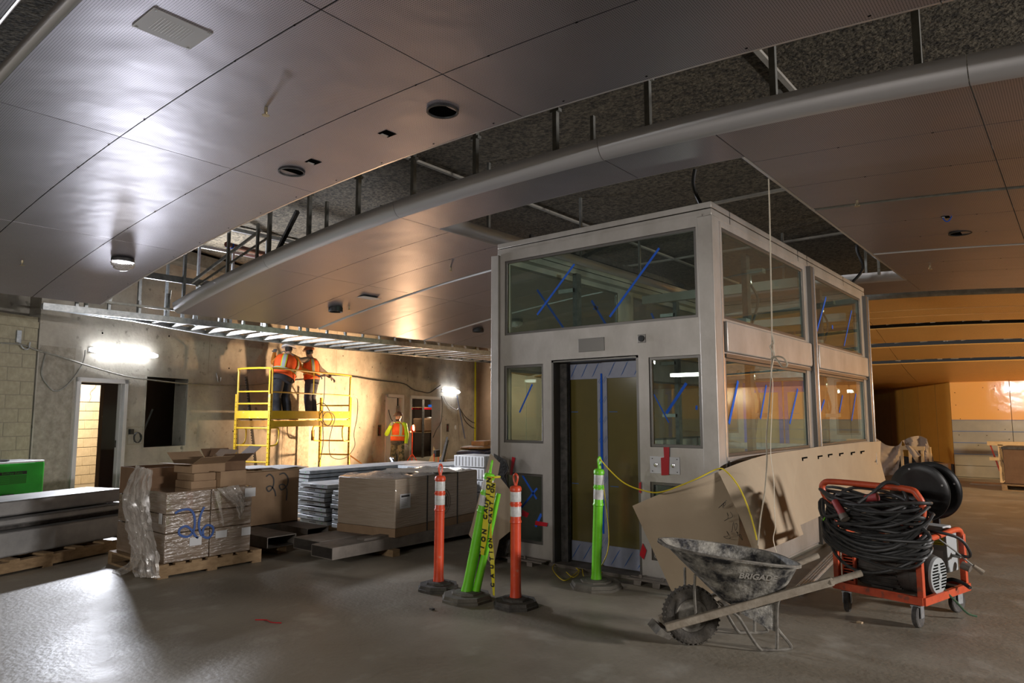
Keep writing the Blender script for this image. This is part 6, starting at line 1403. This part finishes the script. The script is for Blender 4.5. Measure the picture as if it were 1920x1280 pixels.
bag('burlap_sack', wm(10.7, 2.5, .545), .8, 1.2, .10, mat('brown_kraft_paper', (.32, .2, .1), rough=.8), 'crumpled brown kraft paper over the navy bags', 'paper', seed=4)
for k, (s_, z_) in enumerate([(10.75, .645), (11.25, .645)]):
    c = flat_carton(wp(s_, 2.3, z_), WA, .4, .32, .13, 'small brown carton on the navy bags, %s one' % ('left' if k == 0 else 'right'))
bag('dust_sack', wm(9.0, 2.6, 0), .8, 1.0, .34, m_sack, 'bulging grey sack on the floor below the work lamp', seed=6)
tag(MB().box(-.06, .06, -.1, .1, 0, .07).build('red_cloth', m_redtape, None, bevel=.03), 'small red cloth on the grey sack', 'cloth').matrix_world = wm(8.8, 2.75, .335)
g = MB(); rr = random.Random(3)
P = []
for i in range(7): P.append([Vector((rr.uniform(-.04, .04), -.30 + .1 * j, .52 * (1 - abs(j - 3) / 4) * (1 - i / 9) + rr.uniform(0, .1))) + Vector((i * .05, 0, 0)) for j in range(7)])
o = g.grid(P, .004).build('crumpled_sheet', mat('cream_sheet', (.55, .47, .33), rough=.7)); o.matrix_world = wm(8.45, 2.2, .12); tag(o, 'crumpled cream sheet standing up beside the worker by the doors', 'sheet')
yb = empty('yellow_bucket', wp(8.1, 3.2, 0), WA, 'yellow plastic bucket near the standing worker', 'bucket'); MB().lathe([(.12, 0), (.15, .30), (.16, .30), (.16, .32), (.14, .32), (.11, .02)], n=20).build('bucket_wall', m_yelscaf, yb)
wb2 = empty('water_bottle', wp(8.0, 2.6, .0), 0, 'small clear water bottle with a blue label near the worker', 'bottle'); MB().lathe([(.035, 0), (.035, .16), (.015, .20), (.015, .22)], (0, 0, .28), 12).build('bottle_body', m_plastic, wb2); MB().lathe([(.036, .05), (.036, .11)], (0, 0, .28), 12, caps=False).build('blue_label', m_bluetape, wb2); MB().box(-.15, .15, -.15, .15, 0, .28).build('crate_stand', m_cardd, wb2)
def stud(a, b_, label):
    a, b_ = Vector(a), Vector(b_); d = (b_ - a); u = d.cross(WN).normalized()
    g = MB(); g.beam(a, b_, .09, .006, up=WN); g.beam(a + u * .042 + WN * .02, b_ + u * .042 + WN * .02, .006, .04, up=WN); g.beam(a - u * .042 + WN * .02, b_ - u * .042 + WN * .02, .006, .04, up=WN)
    return tag(g.build('metal_stud', m_galv), label, 'stud')
def down(a, b_):
    t = a.z / (b_.z - a.z); return a - (b_ - a) * t
stud(down(at(822, 888, w=4.2), at(838, 822, w=3.9)), at(838, 822, w=3.9), 'bright galvanised stud standing up behind the leftmost bollard')
stud(down(at(746, 886, w=3.6), at(732, 858, w=3.4)), at(732, 858, w=3.4), 'short grey stud end leaning by the legs of the standing worker')

# ================================================================== FAR RIGHT
YT = 18.3
dl = empty('wooden_trestle', (-4.25, YT, 0), R(-8), 'pale wooden trestle frame under dust sheets beyond the lift', 'trestle')
a = at(1691, 845, y=YT); b = at(1725, 832, y=YT); dl.location = (a.x, YT, 0); w_ = b.x - a.x + .05
for x in (0, w_): MB().box(x - .025, x + .025, -.02, .02, 0, .80).build('trestle_post', m_lumber, dl)
for z in (.74, .26): MB().box(-.03, w_ + .06, -.045, -.02, z, z + .09).build('trestle_rail', m_lumber, dl)
for x in (0, w_): MB().box(x - .025, x + .025, .5, .54, 0, .80).build('trestle_post', m_lumber, dl)
m_sheet = mat('dusty_drop_cloth', (.30, .24, .19), (.38, .31, .25), rough=.85, scale=5)
def cloth(L0, L1, y0, y1, label, seed=0, n=22, amp=.05):
    rr = random.Random(seed); A = catmull([at(u, v, y=y0) for u, v in L0], 4); B = catmull([at(u, v, y=y1) for u, v in L1], 4); P = []
    for i in range(len(A)):
        P.append([lerp(A[i], B[i], j / n) + Vector((0, amp * math.sin(i * .9 + j * .35) + amp * .6 * rr.uniform(-1, 1) * .5, 0)) for j in range(n + 1)])
    return tag(MB().grid(P, .004).build('drop_cloth', m_sheet), label, 'drop cloth')
cloth([(1640, 820), (1660, 833), (1680, 836), (1692, 826)], [(1642, 893), (1656, 892), (1672, 890), (1684, 886)], 18.8, 18.7, 'brown drop cloth draped from the lift corner to the wooden trestle', 1)
cloth([(1692, 826), (1705, 820), (1722, 817), (1738, 822)], [(1730, 884), (1742, 884), (1752, 884), (1757, 886)], 18.9, 19.1, 'pale drop cloth arched over the right of the wooden trestle', 2)
cloth([(1696, 834), (1702, 834), (1707, 836)], [(1712, 858), (1722, 856), (1727, 853)], 18.2, 18.15, 'pale rag hanging through the trestle frame', 3, 8, .02)
q = at(1765, 865, y=19.2); tag(MB().box(q.x - .35, q.x + .18, 18.9, 19.3, 0, .42).build('white_slab_pile', m_cardl, None, bevel=.02), 'pale pile of boards at the foot of the orange wall corner', 'boards')
fr_ = empty('wooden_sawhorse', (at(1850, 822, y=19.6).x, 19.6, 0), 0, 'rough timber frame by the grey film covered wall', 'timber frame')
MB().box(0, 1.6, 0, .09, .84, .93).build('top_rail', m_lumber, fr_); MB().box(.2, .30, 0, .09, 0, .86).build('post', m_lumber, fr_); MB().box(1.3, 1.4, 0, .09, 0, .86).build('post', m_lumber, fr_); MB().box(.03, .42, -.04, 0, .50, .57).build('mid_rail', m_lumber, fr_)
MB().beam((.05, .12, .85), (.2, .12, .25), .06, .03).build('orange_strap', m_orange, fr_)
pb = empty('wrapped_crate', (at(1884, 900, y=17.6).x, 17.6, .14), R(-4), 'brown wrapped crate with torn film at the right edge of the picture', 'crate')
MB().box(0, 1.3, 0, .8, 0, .72).build('crate_body', m_cardd, pb, bevel=.01); MB().box(-.02, 1.3, -.02, .82, .70, .75).build('dark_lid', m_blk2, pb)
rr = random.Random(8); P = [[Vector((-.03 - .05 * rr.random(), .0 + .8 * j / 8, .74 - .7 * i / 10)) for j in range(9)] for i in range(11)]; MB().grid(P).build('torn_film', m_plastic, pb)
pallet('pallet', (pb.location.x - .05, 17.5, 0), 0, 1.5, 1.0, 'low pallet under the brown wrapped crate at the right edge')
q = at(1857, 912, z=0); tag(MB().box(q.x - .4, q.x + .5, q.y + .3, q.y + .75, 0, .03).build('floor_board', m_cardl), 'flat pale board on the floor before the far timber frame', 'board')
# small debris on the floor
rr = random.Random(4)
for (u, v, l) in [(810, 1143, 'small black scrap on the floor before the leftmost bollards'), (1612, 1168, 'tiny pale chip on the floor right of the wheelbarrow'), (480, 1010, 'cardboard scrap on the floor right of the wrapped stack')]:
    p = at(u, v, z=0); g = MB().prism([(-.02, -.012), (.015, -.016), (.022, .008), (-.008, .014)], 'z', 0, .012); o = g.build('floor_scrap', m_blk2 if u == 810 else m_cardl); o.location = (p.x, p.y, 0.001); tag(o, l, 'scrap')
p = at(497, 1166, z=0); o = MB().tube(catmull([(-.1, -.02, .003), (-.03, .03, .003), (.05, .02, .003), (.12, .06, .003)], 4), .004, n=5).build('red_string', m_redtape); o.location = (p.x, p.y, 0.001); tag(o, 'thin red string lying on the open floor', 'string')

# small repeated prints that nobody would pick apart
for o in bpy.data.objects:
    if o.name.split('.')[0] in ('film_print', 'pane_mark', 'pencil_scribble', 'crayon_mark', 'staple_slot'): o['kind'] = 'stuff'
